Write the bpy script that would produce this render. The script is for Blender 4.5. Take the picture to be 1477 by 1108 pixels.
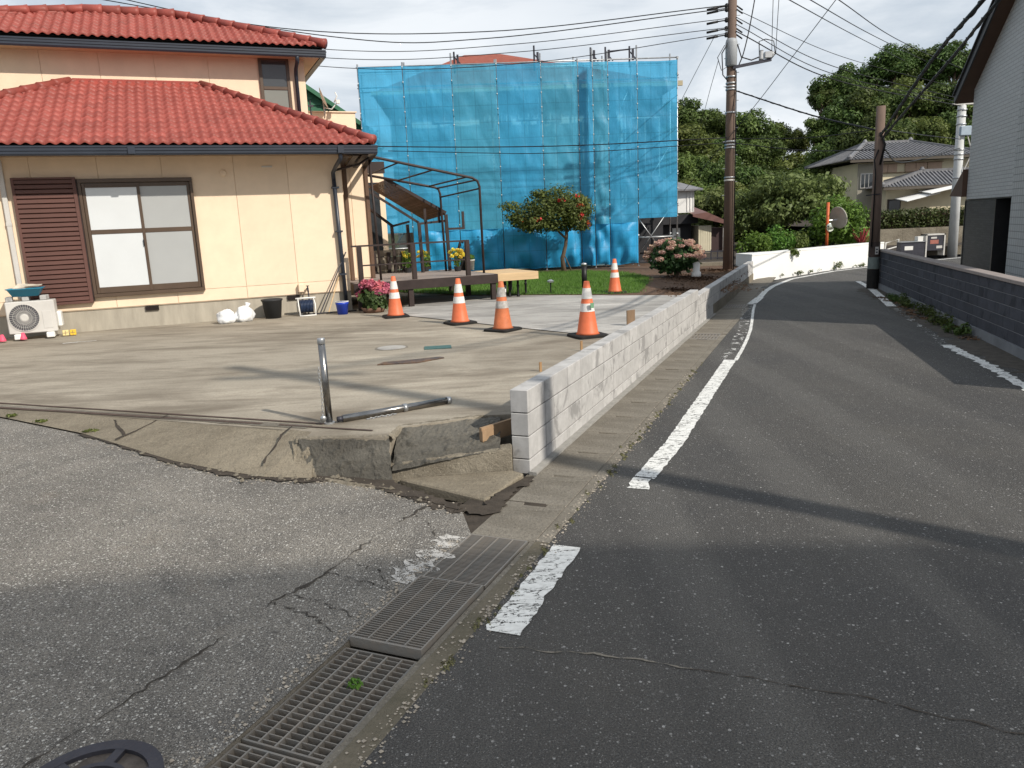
import bpy, math, random
import numpy as np
from mathutils import Vector, Matrix, noise as mn
R = math.radians
rnd = random.Random(7)
for o in list(bpy.data.objects):
    bpy.data.objects.remove(o)
sc = bpy.context.scene
COL = sc.collection

# ------------------------------------------------------------------ camera
cam_d = bpy.data.cameras.new('camera'); cam = bpy.data.objects.new('camera', cam_d); COL.objects.link(cam)
P, RO = R(11.7), math.atan(.044)
fw = Vector((0, math.cos(P), -math.sin(P))); rt0 = Vector((1, 0, 0)); up0 = rt0.cross(fw)
rt = math.cos(RO) * rt0 - math.sin(RO) * up0
up = math.sin(RO) * rt0 + math.cos(RO) * up0
M = Matrix((rt, up, -fw)).transposed().to_4x4(); M.translation = Vector((0, 0, 1.7))
cam.matrix_world = M
cam_d.sensor_width = 36; cam_d.lens = 1109 / 1477 * 36; cam_d.clip_start = .05; cam_d.clip_end = 2000
sc.camera = cam
# ------------------------------------------------------------------ light
SUN_EL, SUN_AZ = R(37), math.atan2(.762, -.647)          # azimuth from +Y clockwise
world = bpy.data.worlds.new('World'); sc.world = world; world.use_nodes = True
wn = world.node_tree; wn.nodes.clear()
def WN(t, **k):
    n = wn.nodes.new(t)
    for a, b in k.items(): setattr(n, a, b)
    return n
sky = WN('ShaderNodeTexSky', sky_type='NISHITA', sun_disc=False, sun_elevation=SUN_EL, sun_rotation=SUN_AZ, dust_density=2.0)
tc = WN('ShaderNodeTexCoord'); mp = WN('ShaderNodeMapping'); mp.inputs['Scale'].default_value = (1, 1, 3.2)
wn.links.new(tc.outputs['Generated'], mp.inputs['Vector'])
n1 = WN('ShaderNodeTexNoise'); n1.inputs['Scale'].default_value = 2.3; n1.inputs['Detail'].default_value = 9; n1.inputs['Roughness'].default_value = .58; n1.inputs['Distortion'].default_value = .4
wn.links.new(mp.outputs[0], n1.inputs['Vector'])
r1 = WN('ShaderNodeValToRGB'); r1.color_ramp.elements[0].position = .40; r1.color_ramp.elements[1].position = .60
r1.color_ramp.elements[0].color = (5.0, 5.75, 6.6, 1); r1.color_ramp.elements[1].color = (8.5, 8.9, 9.3, 1)
wn.links.new(n1.outputs['Fac'], r1.inputs['Fac'])
n2 = WN('ShaderNodeTexNoise'); n2.inputs['Scale'].default_value = 1.5; n2.inputs['Detail'].default_value = 5
wn.links.new(mp.outputs[0], n2.inputs['Vector'])
r2 = WN('ShaderNodeValToRGB'); r2.color_ramp.elements[0].position = .25; r2.color_ramp.elements[1].position = .62
r2.color_ramp.elements[0].color = (.5, .5, .5, 1); r2.color_ramp.elements[1].color = (.97, .97, .97, 1)
wn.links.new(n2.outputs['Fac'], r2.inputs['Fac'])
mx = WN('ShaderNodeMixRGB'); wn.links.new(r2.outputs[0], mx.inputs[0]); wn.links.new(sky.outputs[0], mx.inputs[1]); wn.links.new(r1.outputs[0], mx.inputs[2])
bg = WN('ShaderNodeBackground'); bg.inputs['Strength'].default_value = .1
wo = WN('ShaderNodeOutputWorld'); wn.links.new(mx.outputs[0], bg.inputs['Color']); wn.links.new(bg.outputs[0], wo.inputs[0])
sd_ = bpy.data.lights.new('sun', 'SUN'); sun = bpy.data.objects.new('sun', sd_); COL.objects.link(sun)
sd_.energy = 4.2; sd_.angle = R(.8); sd_.color = (1, .93, .82)
sdir = Vector((.762 * math.cos(SUN_EL), -.647 * math.cos(SUN_EL), math.sin(SUN_EL)))
sun.rotation_euler = sdir.to_track_quat('Z', 'Y').to_euler(); sun.location = (20, -20, 30)
sc.view_settings.view_transform = 'Standard'; sc.view_settings.look = 'None'
sc.view_settings.exposure = .12; sc.view_settings.gamma = 1
try: sc.view_settings.use_curve_mapping = False
except Exception: pass
sc.render.engine = 'CYCLES'
sc.cycles.use_denoising = True
sc.cycles.max_bounces = 6; sc.cycles.transparent_max_bounces = 12

# ------------------------------------------------------------------ materials
class NT:
    def __init__(s, name):
        s.m = bpy.data.materials.new(name); s.m.use_nodes = True
        s.t = s.m.node_tree; s.t.nodes.clear()
        s.b = s.t.nodes.new('ShaderNodeBsdfPrincipled'); s.o = s.t.nodes.new('ShaderNodeOutputMaterial')
        s.t.links.new(s.b.outputs[0], s.o.inputs[0]); s.tc = s.t.nodes.new('ShaderNodeTexCoord')
    def n(s, t, **k):
        x = s.t.nodes.new(t)
        for a, b in k.items(): setattr(x, a, b)
        return x
    def l(s, a, b): s.t.links.new(a, b)
    def vec(s, scale=(1, 1, 1), rot=(0, 0, 0), out='Object'):
        m = s.n('ShaderNodeMapping'); m.inputs['Scale'].default_value = scale; m.inputs['Rotation'].default_value = rot
        s.l(s.tc.outputs[out], m.inputs['Vector']); return m.outputs[0]
    def noise(s, scale, detail=5, rough=.55, v=None, dist=0):
        x = s.n('ShaderNodeTexNoise'); x.inputs['Scale'].default_value = scale; x.inputs['Detail'].default_value = detail
        x.inputs['Roughness'].default_value = rough; x.inputs['Distortion'].default_value = dist
        s.l(v if v is not None else s.tc.outputs['Object'], x.inputs['Vector']); return x.outputs['Fac']
    def vor(s, scale, feature='F1', v=None, rand=1):
        x = s.n('ShaderNodeTexVoronoi', feature=feature); x.inputs['Scale'].default_value = scale; x.inputs['Randomness'].default_value = rand
        s.l(v if v is not None else s.tc.outputs['Object'], x.inputs['Vector']); return x
    def ramp(s, f, p0, p1, c0=(0, 0, 0, 1), c1=(1, 1, 1, 1)):
        x = s.n('ShaderNodeValToRGB'); e = x.color_ramp.elements
        e[0].position = p0; e[1].position = p1; e[0].color = c0; e[1].color = c1
        s.l(f, x.inputs['Fac']); return x.outputs[0]
    def mix(s, f, a, b, mode='MIX'):
        x = s.n('ShaderNodeMixRGB', blend_type=mode)
        for i, q in ((0, f), (1, a), (2, b)):
            if isinstance(q, (int, float)): x.inputs[i].default_value = q
            elif isinstance(q, tuple): x.inputs[i].default_value = (*q[:3], 1)
            else: s.l(q, x.inputs[i])
        return x.outputs[0]
    def math(s, op, a, b=0.):
        x = s.n('ShaderNodeMath', operation=op)
        for i, q in ((0, a), (1, b)):
            if isinstance(q, (int, float)): x.inputs[i].default_value = q
            else: s.l(q, x.inputs[i])
        return x.outputs[0]
    def col(s, c):
        if isinstance(c, tuple): s.b.inputs['Base Color'].default_value = (*c[:3], 1)
        else: s.l(c, s.b.inputs['Base Color'])
    def bump(s, h, strength=.3, dist=.01):
        x = s.n('ShaderNodeBump'); x.inputs['Strength'].default_value = strength; x.inputs['Distance'].default_value = dist
        s.l(h, x.inputs['Height']); s.l(x.outputs[0], s.b.inputs['Normal'])
    def set(s, rough=.8, spec=.3, metal=0):
        s.b.inputs['Roughness'].default_value = rough; s.b.inputs['Specular IOR Level'].default_value = spec; s.b.inputs['Metallic'].default_value = metal

def sc3(c, k): return tuple(min(1, x * k) for x in c)
MC = {}
def pm(name, c, rough=.75, var=.18, scale=4, bump=.15, bscale=60, spec=.3, metal=0, objvar=0., dirt=0., stretch=(1, 1, 1), c2=None):
    if name in MC: return MC[name]
    s = NT(name); s.set(rough, spec, metal)
    f = s.noise(scale, 6, .6, s.vec(stretch))
    a = s.mix(s.ramp(f, .3, .7), sc3(c, 1 - var), c2 if c2 else sc3(c, 1 + var))
    if dirt:
        d = s.ramp(s.noise(scale * .35 + .3, 8, .7), .45, .75)
        a = s.mix(s.math('MULTIPLY', d, dirt), a, (.09, .075, .055))
    if objvar:
        oi = s.n('ShaderNodeObjectInfo')
        v = s.math('ADD', s.math('MULTIPLY', oi.outputs['Random'], 2 * objvar), 1 - objvar)
        h = s.n('ShaderNodeHueSaturation'); s.l(v, h.inputs['Value']); s.l(a, h.inputs['Color']); a = h.outputs[0]
    s.col(a)
    if bump: s.bump(s.noise(bscale, 4, .6), bump, .01)
    MC[name] = s.m; return s.m

def m_asphalt():
    s = NT('road_asphalt'); s.set(.8, .3)
    big = s.noise(.55, 4, .6); mid = s.noise(3.5, 6, .65); fine = s.noise(150, 4, .8)
    trk = s.noise(1., 4, .55, s.vec((1.5, .07, 1), (0, 0, R(22.6))), .2)
    a = s.mix(s.ramp(big, .35, .68), (.082, .079, .077), (.122, .114, .102))
    a = s.mix(s.math('MULTIPLY', s.ramp(trk, .46, .58), .7), a, (.15, .143, .132))
    a = s.mix(s.math('MULTIPLY', s.ramp(s.noise(.9, 6, .7, s.vec((1.2, .5, 1), (0, 0, R(22.6))), .6), .6, .74), .55), a, (.06, .057, .056))
    a = s.mix(s.math('MULTIPLY', s.ramp(mid, .5, .78), .5), a, (.075, .071, .068))
    a = s.mix(s.ramp(fine, .36, .6), (.026, .026, .027), a)
    for scl, th, c in ((60, .89, (.38, .372, .36)), (95, .78, (.30, .292, .28)), (160, .62, (.23, .225, .215)), (240, .55, (.19, .185, .18))):
        vo = s.vor(scl); sep = s.n('ShaderNodeSeparateColor'); s.l(vo.outputs['Color'], sep.inputs[0])
        m = s.math('MULTIPLY', s.math('GREATER_THAN', sep.outputs[0], th), s.math('LESS_THAN', vo.outputs['Distance'], s.math('ADD', .16, s.math('MULTIPLY', sep.outputs[2], .22))))
        a = s.mix(s.math('MULTIPLY', m, s.ramp(s.noise(5 + scl * .04, 4, .7), .3, .55)), a, s.mix(sep.outputs[1], sc3(c, .45), sc3(c, 1.1)))
    s.col(a)
    vo = s.vor(115); s.bump(s.math('ADD', s.math('MULTIPLY', vo.outputs['Distance'], 1.1), fine), .85, .007)
    return s.m
def m_side_asphalt():
    s = NT('old_grey_asphalt'); s.set(.9, .2)
    big = s.noise(.8, 6, .65, dist=.6); mid = s.noise(6, 8, .7); fine = s.noise(130, 4, .75)
    a = s.mix(s.ramp(big, .36, .62), (.185, .172, .155), (.345, .318, .278))
    a = s.mix(s.math('MULTIPLY', s.ramp(mid, .52, .68), .5), a, (.12, .115, .11)); a = s.mix(s.math('MULTIPLY', s.ramp(s.noise(1.1, 7, .7, None, 1.), .56, .7), .6), a, (.105, .10, .094))
    a = s.mix(s.ramp(s.noise(2.1, 6, .6), .6, .75), a, s.mix(.45, a, (.26, .2, .14)))
    a = s.mix(s.ramp(fine, .38, .6), (.07, .067, .064), a)
    for scl, th, c in ((62, .8, (.55, .53, .49)), (110, .7, (.47, .45, .42)), (190, .62, (.4, .38, .35))):
        vo = s.vor(scl); sep = s.n('ShaderNodeSeparateColor'); s.l(vo.outputs['Color'], sep.inputs[0])
        m = s.math('MULTIPLY', s.math('GREATER_THAN', sep.outputs[0], th), s.math('LESS_THAN', vo.outputs['Distance'], .32))
        a = s.mix(m, a, c)
    s.col(a); s.bump(s.math('ADD', fine, s.vor(110).outputs['Distance']), .95, .008)
    return s.m
def m_concrete(name, c, dark, rot=R(22), streak=.55, stain=.5, bump=.25, seedshift=0, agg=0.):
    s = NT(name); s.set(.88, .22)
    st = s.noise(1.5 + seedshift, 8, .66, s.vec((.4, 1.5, 1), (0, 0, rot)), .6); st2 = s.noise(5.5, 7, .7, s.vec((.35, 1.8, 1), (0, 0, rot + .25)), .3)
    big = s.noise(.55 + seedshift, 6, .62, None, .8); pale = s.noise(.8, 6, .62, s.vec((.6, 1.2, 1), (0, 0, rot - .2)))
    a = s.mix(s.math('MULTIPLY', s.ramp(pale, .52, .66), streak), c, sc3(c, 1.38))
    a = s.mix(s.math('MULTIPLY', s.ramp(st, .47, .66), streak), a, dark)
    a = s.mix(s.math('MULTIPLY', s.ramp(st2, .5, .78), streak), a, sc3(dark, 1.1))
    a = s.mix(s.math('MULTIPLY', s.ramp(big, .47, .7), stain), a, dark)
    a = s.mix(s.math('MULTIPLY', s.ramp(s.noise(45, 6, .75), .45, .72), .4), a, sc3(dark, .8))
    if agg:
        for scl, th in ((70, .55), (130, .5)):
            vo = s.vor(scl); sep = s.n('ShaderNodeSeparateColor'); s.l(vo.outputs['Color'], sep.inputs[0])
            a = s.mix(s.math('MULTIPLY', s.math('MULTIPLY', s.math('GREATER_THAN', sep.outputs[0], th), s.math('LESS_THAN', vo.outputs['Distance'], .36)), agg), a, s.mix(sep.outputs[1], sc3(dark, .6), sc3(c, 1.5)))
    s.col(a); s.bump(s.math('ADD', s.noise(70, 6, .75), s.math('MULTIPLY', s.noise(11, 6, .7), 2.)), bump, .012)
    return s.m
def m_paint():
    s = NT('worn_road_paint'); s.set(.7, .3)
    crv = s.noise(1., 5, .6, s.vec((5, 17, 5), (0, 0, R(22.6))), .5)
    crack = s.math('LESS_THAN', s.math('ABSOLUTE', s.math('SUBTRACT', crv, .5)), .011)
    wear = s.math('GREATER_THAN', s.math('ADD', s.noise(20, 7, .78), s.math('MULTIPLY', s.noise(150, 2, .7), .12)), .68)
    f = s.math('MAXIMUM', crack, wear)
    s.col(s.mix(s.ramp(s.noise(30, 4), .3, .8), (.76, .76, .735), (.56, .555, .53)))
    tr = s.n('ShaderNodeBsdfTransparent'); mxs = s.n('ShaderNodeMixShader')
    s.l(f, mxs.inputs[0]); s.l(s.b.outputs[0], mxs.inputs[1]); s.l(tr.outputs[0], mxs.inputs[2]); s.l(mxs.outputs[0], s.o.inputs[0])
    return s.m
def m_faded():
    s = NT('faded_road_paint'); s.set(.8, .25)
    f = s.math('GREATER_THAN', s.math('ADD', s.noise(11, 7, .75, s.vec((1, .6, 1))), s.math('MULTIPLY', s.noise(70, 3, .7), .25)), .545)
    s.col((.6, .6, .58))
    tr = s.n('ShaderNodeBsdfTransparent'); mxs = s.n('ShaderNodeMixShader')
    s.l(f, mxs.inputs[0]); s.l(s.b.outputs[0], mxs.inputs[1]); s.l(tr.outputs[0], mxs.inputs[2]); s.l(mxs.outputs[0], s.o.inputs[0])
    return s.m
def m_block(name, c, objv=.07):
    s = NT(name); s.set(.9, .2)
    oi = s.n('ShaderNodeObjectInfo')
    va = s.n('ShaderNodeVectorMath', operation='ADD'); s.l(s.tc.outputs['Object'], va.inputs[0]); s.l(oi.outputs['Location'], va.inputs[1])
    P_ = va.outputs[0]
    a = s.mix(s.ramp(s.noise(9, 6, .65, P_), .35, .7), sc3(c, .86), sc3(c, 1.1))
    pat = s.ramp(s.noise(3.4, 5, .65, P_, .5), .52, .62)
    pk = s.math('MULTIPLY', pat, s.math('GREATER_THAN', oi.outputs['Random'], .3))
    a = s.mix(s.math('MULTIPLY', pk, .62), a, sc3(c, .36))
    va2 = s.n('ShaderNodeMapping'); va2.inputs['Scale'].default_value = (24, 24, 2.5); s.l(P_, va2.inputs['Vector'])
    a = s.mix(s.math('MULTIPLY', s.ramp(s.noise(1, 4, .6, va2.outputs[0]), .55, .75), .22), a, sc3(c, .5))
    h = s.n('ShaderNodeHueSaturation'); s.l(s.math('ADD', s.math('MULTIPLY', oi.outputs['Random'], 2 * objv), 1 - objv), h.inputs['Value']); s.l(a, h.inputs['Color'])
    s.col(h.outputs[0]); s.bump(s.noise(160, 4, .7), .4, .005)
    return s.m
def m_leaf(name, c, c2, trans=.3, rough=.55, objv=.12):
    s = NT(name); s.set(rough, .3)
    g = s.n('ShaderNodeNewGeometry'); oi = s.n('ShaderNodeObjectInfo')
    a = s.mix(g.outputs['Random Per Island'], c, c2)
    a = s.mix(s.math('MULTIPLY', s.ramp(s.noise(1.3, 3), .4, .65), .5), a, sc3(c2, 1.25))
    h = s.n('ShaderNodeHueSaturation'); s.l(s.math('ADD', s.math('MULTIPLY', oi.outputs['Random'], 2 * objv), 1 - objv), h.inputs['Value']); s.l(a, h.inputs['Color'])
    s.l(s.math('ADD', s.math('MULTIPLY', oi.outputs['Random'], .04), .48), h.inputs['Hue'])
    s.col(h.outputs[0])
    t = s.n('ShaderNodeBsdfTranslucent'); s.l(h.outputs[0], t.inputs['Color'])
    mxs = s.n('ShaderNodeMixShader'); mxs.inputs[0].default_value = trans
    s.l(s.b.outputs[0], mxs.inputs[1]); s.l(t.outputs[0], mxs.inputs[2]); s.l(mxs.outputs[0], s.o.inputs[0])
    return s.m
def m_sheet(name, c, alpha):
    s = NT(name); s.set(.45, .35)
    a = s.mix(s.ramp(s.noise(1.4, 5, .6), .35, .7), sc3(c, .86), sc3(c, 1.12))
    br = s.n('ShaderNodeTexBrick', offset=0.); br.inputs['Scale'].default_value = 1; br.inputs['Brick Width'].default_value = .46; br.inputs['Row Height'].default_value = .46; br.inputs['Mortar Size'].default_value = .013
    s.l(s.vec((1, 1, 1), (R(90), 0, 0)), br.inputs['Vector']); crs = br.outputs['Fac']
    a = s.mix(s.math('MULTIPLY', crs, .5), a, sc3(c, .62)); a = s.mix(s.math('MULTIPLY', s.ramp(s.noise(2.2, 6, .7, s.vec((6, 1, .6))), .5, .72), .3), a, sc3(c, .7))
    s.col(a)
    w = s.n('ShaderNodeTexWave', wave_type='BANDS', bands_direction='DIAGONAL'); w.inputs['Scale'].default_value = 1.1; w.inputs['Distortion'].default_value = 9; w.inputs['Detail'].default_value = 4
    s.l(s.vec((1, 1, .5)), w.inputs['Vector'])
    s.bump(s.math('ADD', w.outputs['Fac'], s.math('MULTIPLY', s.noise(9, 5, .6, s.vec((1.5, 1, .5))), 1.2)), .22, .04)
    t = s.n('ShaderNodeBsdfTranslucent'); s.l(a, t.inputs['Color'])
    tr = s.n('ShaderNodeBsdfTransparent'); tr.inputs['Color'].default_value = (*sc3(tuple(x ** .5 for x in c), 1.25), 1)
    m1 = s.n('ShaderNodeMixShader'); m1.inputs[0].default_value = .12
    s.l(s.b.outputs[0], m1.inputs[1]); s.l(t.outputs[0], m1.inputs[2])
    m2 = s.n('ShaderNodeMixShader'); m2.inputs[0].default_value = alpha
    s.l(m1.outputs[0], m2.inputs[1]); s.l(tr.outputs[0], m2.inputs[2]); s.l(m2.outputs[0], s.o.inputs[0])
    return s.m
def m_grid(name, c, joint, sx, sy, rot=0., rough=.6, mortar=.06, var=.06, off=0):
    s = NT(name); s.set(rough, .35)
    b = s.n('ShaderNodeTexBrick', offset=off); b.inputs['Scale'].default_value = 1
    b.inputs['Brick Width'].default_value = sx; b.inputs['Row Height'].default_value = sy; b.inputs['Mortar Size'].default_value = mortar
    b.inputs['Color1'].default_value = (*sc3(c, 1 - var), 1); b.inputs['Color2'].default_value = (*sc3(c, 1 + var), 1); b.inputs['Mortar'].default_value = (*joint, 1)
    s.l(s.vec((1, 1, 1), (R(90), 0, 0)), b.inputs['Vector'])
    s.col(b.outputs['Color']); s.bump(s.math('SUBTRACT', 1., b.outputs['Fac']), .5, .006)
    return s.m
def m_glass(name, c, rough=.06):
    s = NT(name); s.set(rough, .6); s.col(c); return s.m
def m_stake(): return pm('stake_wood', (.36, .22, .11), .8, .2, 8, .2, stretch=(1, 1, .2))

ASPH = m_asphalt(); SIDE = m_side_asphalt()
PAD = m_concrete('yard_concrete', (.345, .308, .25), (.14, .116, .088), R(16), .7, .5)
NEWPAD = m_concrete('fresh_concrete', (.40, .385, .36), (.19, .18, .17), R(22), .85, .4, .15, .4)
APRON = m_concrete('apron_concrete', (.26, .225, .17), (.11, .09, .066), R(60), .45, .6, .9, .2, .5)
GUT = m_concrete('gutter_concrete', (.235, .213, .178), (.085, .073, .056), R(70), .5, .75, .8, 0, .5)
WETM = m_concrete('rough_mortar', (.15, .14, .12), (.055, .05, .042), R(70), .6, .7, 1.0)
KERBM = m_concrete('kerb_concrete', (.26, .23, .18), (.095, .077, .055), R(10), .5, .7, 1., .3, .5)
def m_dust():
    s = NT('cement_dust'); s.set(.95, .1); s.col((.46, .445, .42)); f = s.math('GREATER_THAN', s.math('ADD', s.noise(14, 8, .8), s.math('MULTIPLY', s.noise(120, 3, .8), .6)), .80)
    tr = s.n('ShaderNodeBsdfTransparent'); mxs = s.n('ShaderNodeMixShader'); s.l(f, mxs.inputs[0]); s.l(s.b.outputs[0], mxs.inputs[1]); s.l(tr.outputs[0], mxs.inputs[2]); s.l(mxs.outputs[0], s.o.inputs[0]); return s.m
DUST = m_dust()
PAINT = m_paint(); FADED = m_faded()
BLOCK = m_block('grey_concrete_block', (.44, .43, .42)); DBLOCK = m_block('charcoal_block', (.062, .066, .08), .12)
MORT = pm('mortar', (.11, .107, .104), .9, .1, 20)
SOIL = pm('dark_soil', (.052, .042, .033), .95, .35, 9, .9, 40)
MULCH = pm('brown_mulch', (.115, .07, .045), .95, .4, 14, 1, 60)
CREAM = pm('cream_siding', (.80, .64, .475), .8, .065, 2.2, .12, 220, .25, objvar=.02, dirt=.10)
FOUND = pm('foundation_render', (.37, .335, .275), .9, .16, 3, .2, 60, stretch=(3, 3, .6))
REDT = pm('red_glazed_tile', (.275, .064, .05), .5, .2, 6, .12, 80, .3, objvar=.13, dirt=.22)
REDM = pm('red_metal_flashing', (.33, .07, .055), .45, .1, 3, .05)
NAVY = pm('navy_gutter', (.022, .028, .042), .4, .15, 3, .03, spec=.5)
DKBR = pm('dark_brown_steel', (.035, .024, .022), .5, .25, 6, .08)
BRN = pm('brown_shutter_paint', (.115, .056, .046), .5, .1, 3, .05, objvar=.05)
BRZ = pm('bronze_aluminium', (.085, .055, .036), .42, .1, 4, .03, spec=.5)
PALEM = pm('pale_metal', (.55, .53, .5), .5, .08, 3, .05)
STEEL = pm('stainless_steel', (.27, .26, .25), .25, .2, 12, .05, metal=1)
GALV = pm('galvanised_steel', (.42, .43, .44), .42, .2, 9, .1, metal=.8)
RUST = pm('rusty_grating_steel', (.30, .295, .28), .55, .3, 12, .25, 50, metal=.3, c2=(.25, .215, .18), objvar=.1)
IRON = pm('cast_iron', (.055, .055, .068), .5, .2, 10, .3, 50, metal=.5)
BLK = pm('black_rubber', (.014, .013, .012), .75, .3, 9, .2)
BLKM = pm('black_metal', (.012, .012, .013), .45, .2, 6, .05)
ORNG = pm('orange_cone_plastic', (.66, .155, .065), .5, .12, 6, .08, dirt=.22)
ORNG2 = pm('faded_orange_plastic', (.52, .15, .06), .6, .2, 9, .1, dirt=.4)
REFL = pm('white_reflective_band', (.72, .70, .67), .5, .12, 14, .1, dirt=.25)
REFLD = pm('dirty_reflective_band', (.42, .40, .38), .6, .35, 18, .2, dirt=.6)
WHT = pm('white_plastic', (.74, .73, .70), .5, .05, 5, .04)
WHTP = pm('white_wall_paint', (.78, .78, .765), .85, .05, 1.2, .12, 60, dirt=.05)
WOOD = pm('pale_sawn_wood', (.56, .40, .23), .75, .15, 6, .15, 40, stretch=(.3, 3, 3))
OLDW = pm('weathered_wood', (.24, .16, .10), .85, .3, 8, .3, stretch=(1, 1, .15))
DECKB = pm('grey_deck_board', (.27, .225, .20), .7, .12, 5, .2, objvar=.12, stretch=(.2, 3, 3))
BARK = pm('bark', (.12, .085, .06), .9, .35, 14, .8, 50, stretch=(1, 1, .25))
POLEC = pm('brown_pole', (.15, .105, .083), .8, .2, 4, .25, 50, stretch=(1, 1, .3))
POLEW = pm('pale_concrete_pole', (.52, .53, .53), .75, .1, 3, .1)
BLACKW = pm('black_cable', (.010, .010, .011), .5, .1, 3, 0)
CERAM = pm('grey_ceramic', (.45, .46, .47), .4, .15, 5, 0)
TRF = pm('grey_transformer_paint', (.33, .345, .36), .5, .08, 4, .05)
KAWA = pm('grey_clay_tile', (.17, .17, .18), .5, .25, 4, .2, objvar=.1)
BEIGE = pm('beige_render', (.5, .42, .28), .85, .08, 2, .15)
DARKR = pm('dark_house_wall', (.03, .03, .034), .7, .2, 3, .15)
GRASS = m_leaf('lawn_blades', (.075, .16, .022), (.14, .25, .045), .35, .6, 0)
LEAF_D = m_leaf('evergreen_leaves', (.038, .066, .017), (.095, .14, .032), .25)
LEAF_M = m_leaf('bright_leaves', (.065, .10, .024), (.15, .19, .048), .3)
LEAF_P = m_leaf('pale_feathery_leaves', (.085, .125, .035), (.17, .22, .07), .3)
LEAF_B = m_leaf('shrub_leaves', (.065, .13, .02), (.14, .245, .038), .3)
LEAF_T = m_leaf('garden_tree_leaves', (.045, .062, .016), (.13, .15, .035), .28)
LEAF_H = m_leaf('hydrangea_leaves', (.03, .065, .02), (.07, .12, .035), .25)
FL_PINK = m_leaf('deep_pink_petals', (.5, .09, .16), (.58, .2, .24), .25)
FL_PALE = m_leaf('faded_pink_petals', (.5, .27, .2), (.62, .46, .38), .25)
FL_RED = m_leaf('red_flowers', (.5, .06, .02), (.6, .12, .04), .25)
FL_YEL = m_leaf('yellow_petals', (.75, .55, .03), (.75, .62, .12), .25)
GLASSD = m_glass('dark_glass', (.03, .035, .04))
FROST = pm('frosted_pane', (.62, .645, .66), .12, .03, 2, 0, spec=.6)
FROST2 = pm('screened_pane', (.38, .39, .39), .25, .03, 2, 0, spec=.5)
BLUE_S = m_sheet('blue_mesh_sheet', (.055, .38, .66), .26)
TEAL_S = m_sheet('teal_mesh_sheet', (.075, .39, .60), .30)
BLUE_O = m_sheet('blue_closed_sheet', (.03, .33, .63), .05)

# ------------------------------------------------------------------ mesh helpers
class MB:
    def __init__(s): s.v = []; s.f = []; s.mi = []; s.k = 0
    def add(s, vs, fs):
        o = len(s.v); s.v += [tuple(q) for q in vs]
        for f in fs: s.f.append(tuple(i + o for i in f)); s.mi.append(s.k)
        return s
    def box(s, x0, x1, y0, y1, z0, z1):
        return s.add([(x0, y0, z0), (x1, y0, z0), (x1, y1, z0), (x0, y1, z0), (x0, y0, z1), (x1, y0, z1), (x1, y1, z1), (x0, y1, z1)],
              [(0, 3, 2, 1), (4, 5, 6, 7), (0, 1, 5, 4), (1, 2, 6, 5), (2, 3, 7, 6), (3, 0, 4, 7)])
    def bar(s, p, q, w, h=None, upv=(0, 0, 1)):
        h = h or w; p = Vector(p); q = Vector(q); d = (q - p).normalized(); u_ = Vector(upv)
        if abs(d.dot(u_)) > .98: u_ = Vector((0, 1, 0))
        a = d.cross(u_).normalized(); b = a.cross(d)
        vs = [c + a * i * w / 2 + b * j * h / 2 for c in (p, q) for i, j in ((-1, -1), (1, -1), (1, 1), (-1, 1))]
        return s.add(vs, [(0, 1, 2, 3), (7, 6, 5, 4), (0, 4, 5, 1), (1, 5, 6, 2), (2, 6, 7, 3), (3, 7, 4, 0)])
    def tube(s, pts, r, n=8, cap=True):
        pts = [Vector(p) for p in pts]; rr = r if isinstance(r, (list, tuple)) else [r] * len(pts)
        vs = []; last = None
        for i, p in enumerate(pts):
            d = (pts[min(i + 1, len(pts) - 1)] - pts[max(i - 1, 0)]).normalized()
            a = last if last is not None else (Vector((1, 0, 0)) if abs(d.x) < .9 else Vector((0, 1, 0)))
            a = (a - d * a.dot(d)).normalized(); last = a; b = d.cross(a)
            for k in range(n):
                t = 2 * math.pi * k / n; vs.append(p + (a * math.cos(t) + b * math.sin(t)) * rr[i])
        fs = [(i * n + k, i * n + (k + 1) % n, (i + 1) * n + (k + 1) % n, (i + 1) * n + k) for i in range(len(pts) - 1) for k in range(n)]
        if cap: fs += [tuple(reversed(range(n))), tuple((len(pts) - 1) * n + k for k in range(n))]
        return s.add(vs, fs)
    def lathe(s, prof, n=20, c=(0, 0, 0), cap=True):
        vs = [(c[0] + r * math.cos(2 * math.pi * k / n), c[1] + r * math.sin(2 * math.pi * k / n), c[2] + z) for r, z in prof for k in range(n)]
        m = len(prof)
        fs = [(i * n + k, i * n + (k + 1) % n, (i + 1) * n + (k + 1) % n, (i + 1) * n + k) for i in range(m - 1) for k in range(n)]
        if cap: fs += [tuple(reversed(range(n))), tuple((m - 1) * n + k for k in range(n))]
        return s.add(vs, fs)
    def prism(s, poly, z0, z1):
        n = len(poly); a = sum(poly[i][0] * poly[(i + 1) % n][1] - poly[(i + 1) % n][0] * poly[i][1] for i in range(n))
        if a < 0: poly = poly[::-1]
        vs = [(p[0], p[1], z0 if not callable(z0) else z0(*p)) for p in poly] + [(p[0], p[1], z1 if not callable(z1) else z1(*p)) for p in poly]
        return s.add(vs, [tuple(reversed(range(n))), tuple(range(n, 2 * n))] + [(i, (i + 1) % n, n + (i + 1) % n, n + i) for i in range(n)])
    def ngon(s, pts): return s.add(pts, [tuple(range(len(pts)))])
    def build(s, name, mats, parent=None, smooth=False, bevel=0, loc=None, rotz=None):
        me = bpy.data.meshes.new(name); me.from_pydata(s.v, [], s.f)
        if not isinstance(mats, (list, tuple)): mats = [mats]
        for m in mats: me.materials.append(m)
        if len(mats) > 1: me.polygons.foreach_set('material_index', s.mi)
        if smooth: me.polygons.foreach_set('use_smooth', [True] * len(me.polygons))
        me.update(); return link(name, me, parent, bevel, loc, rotz)
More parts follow.
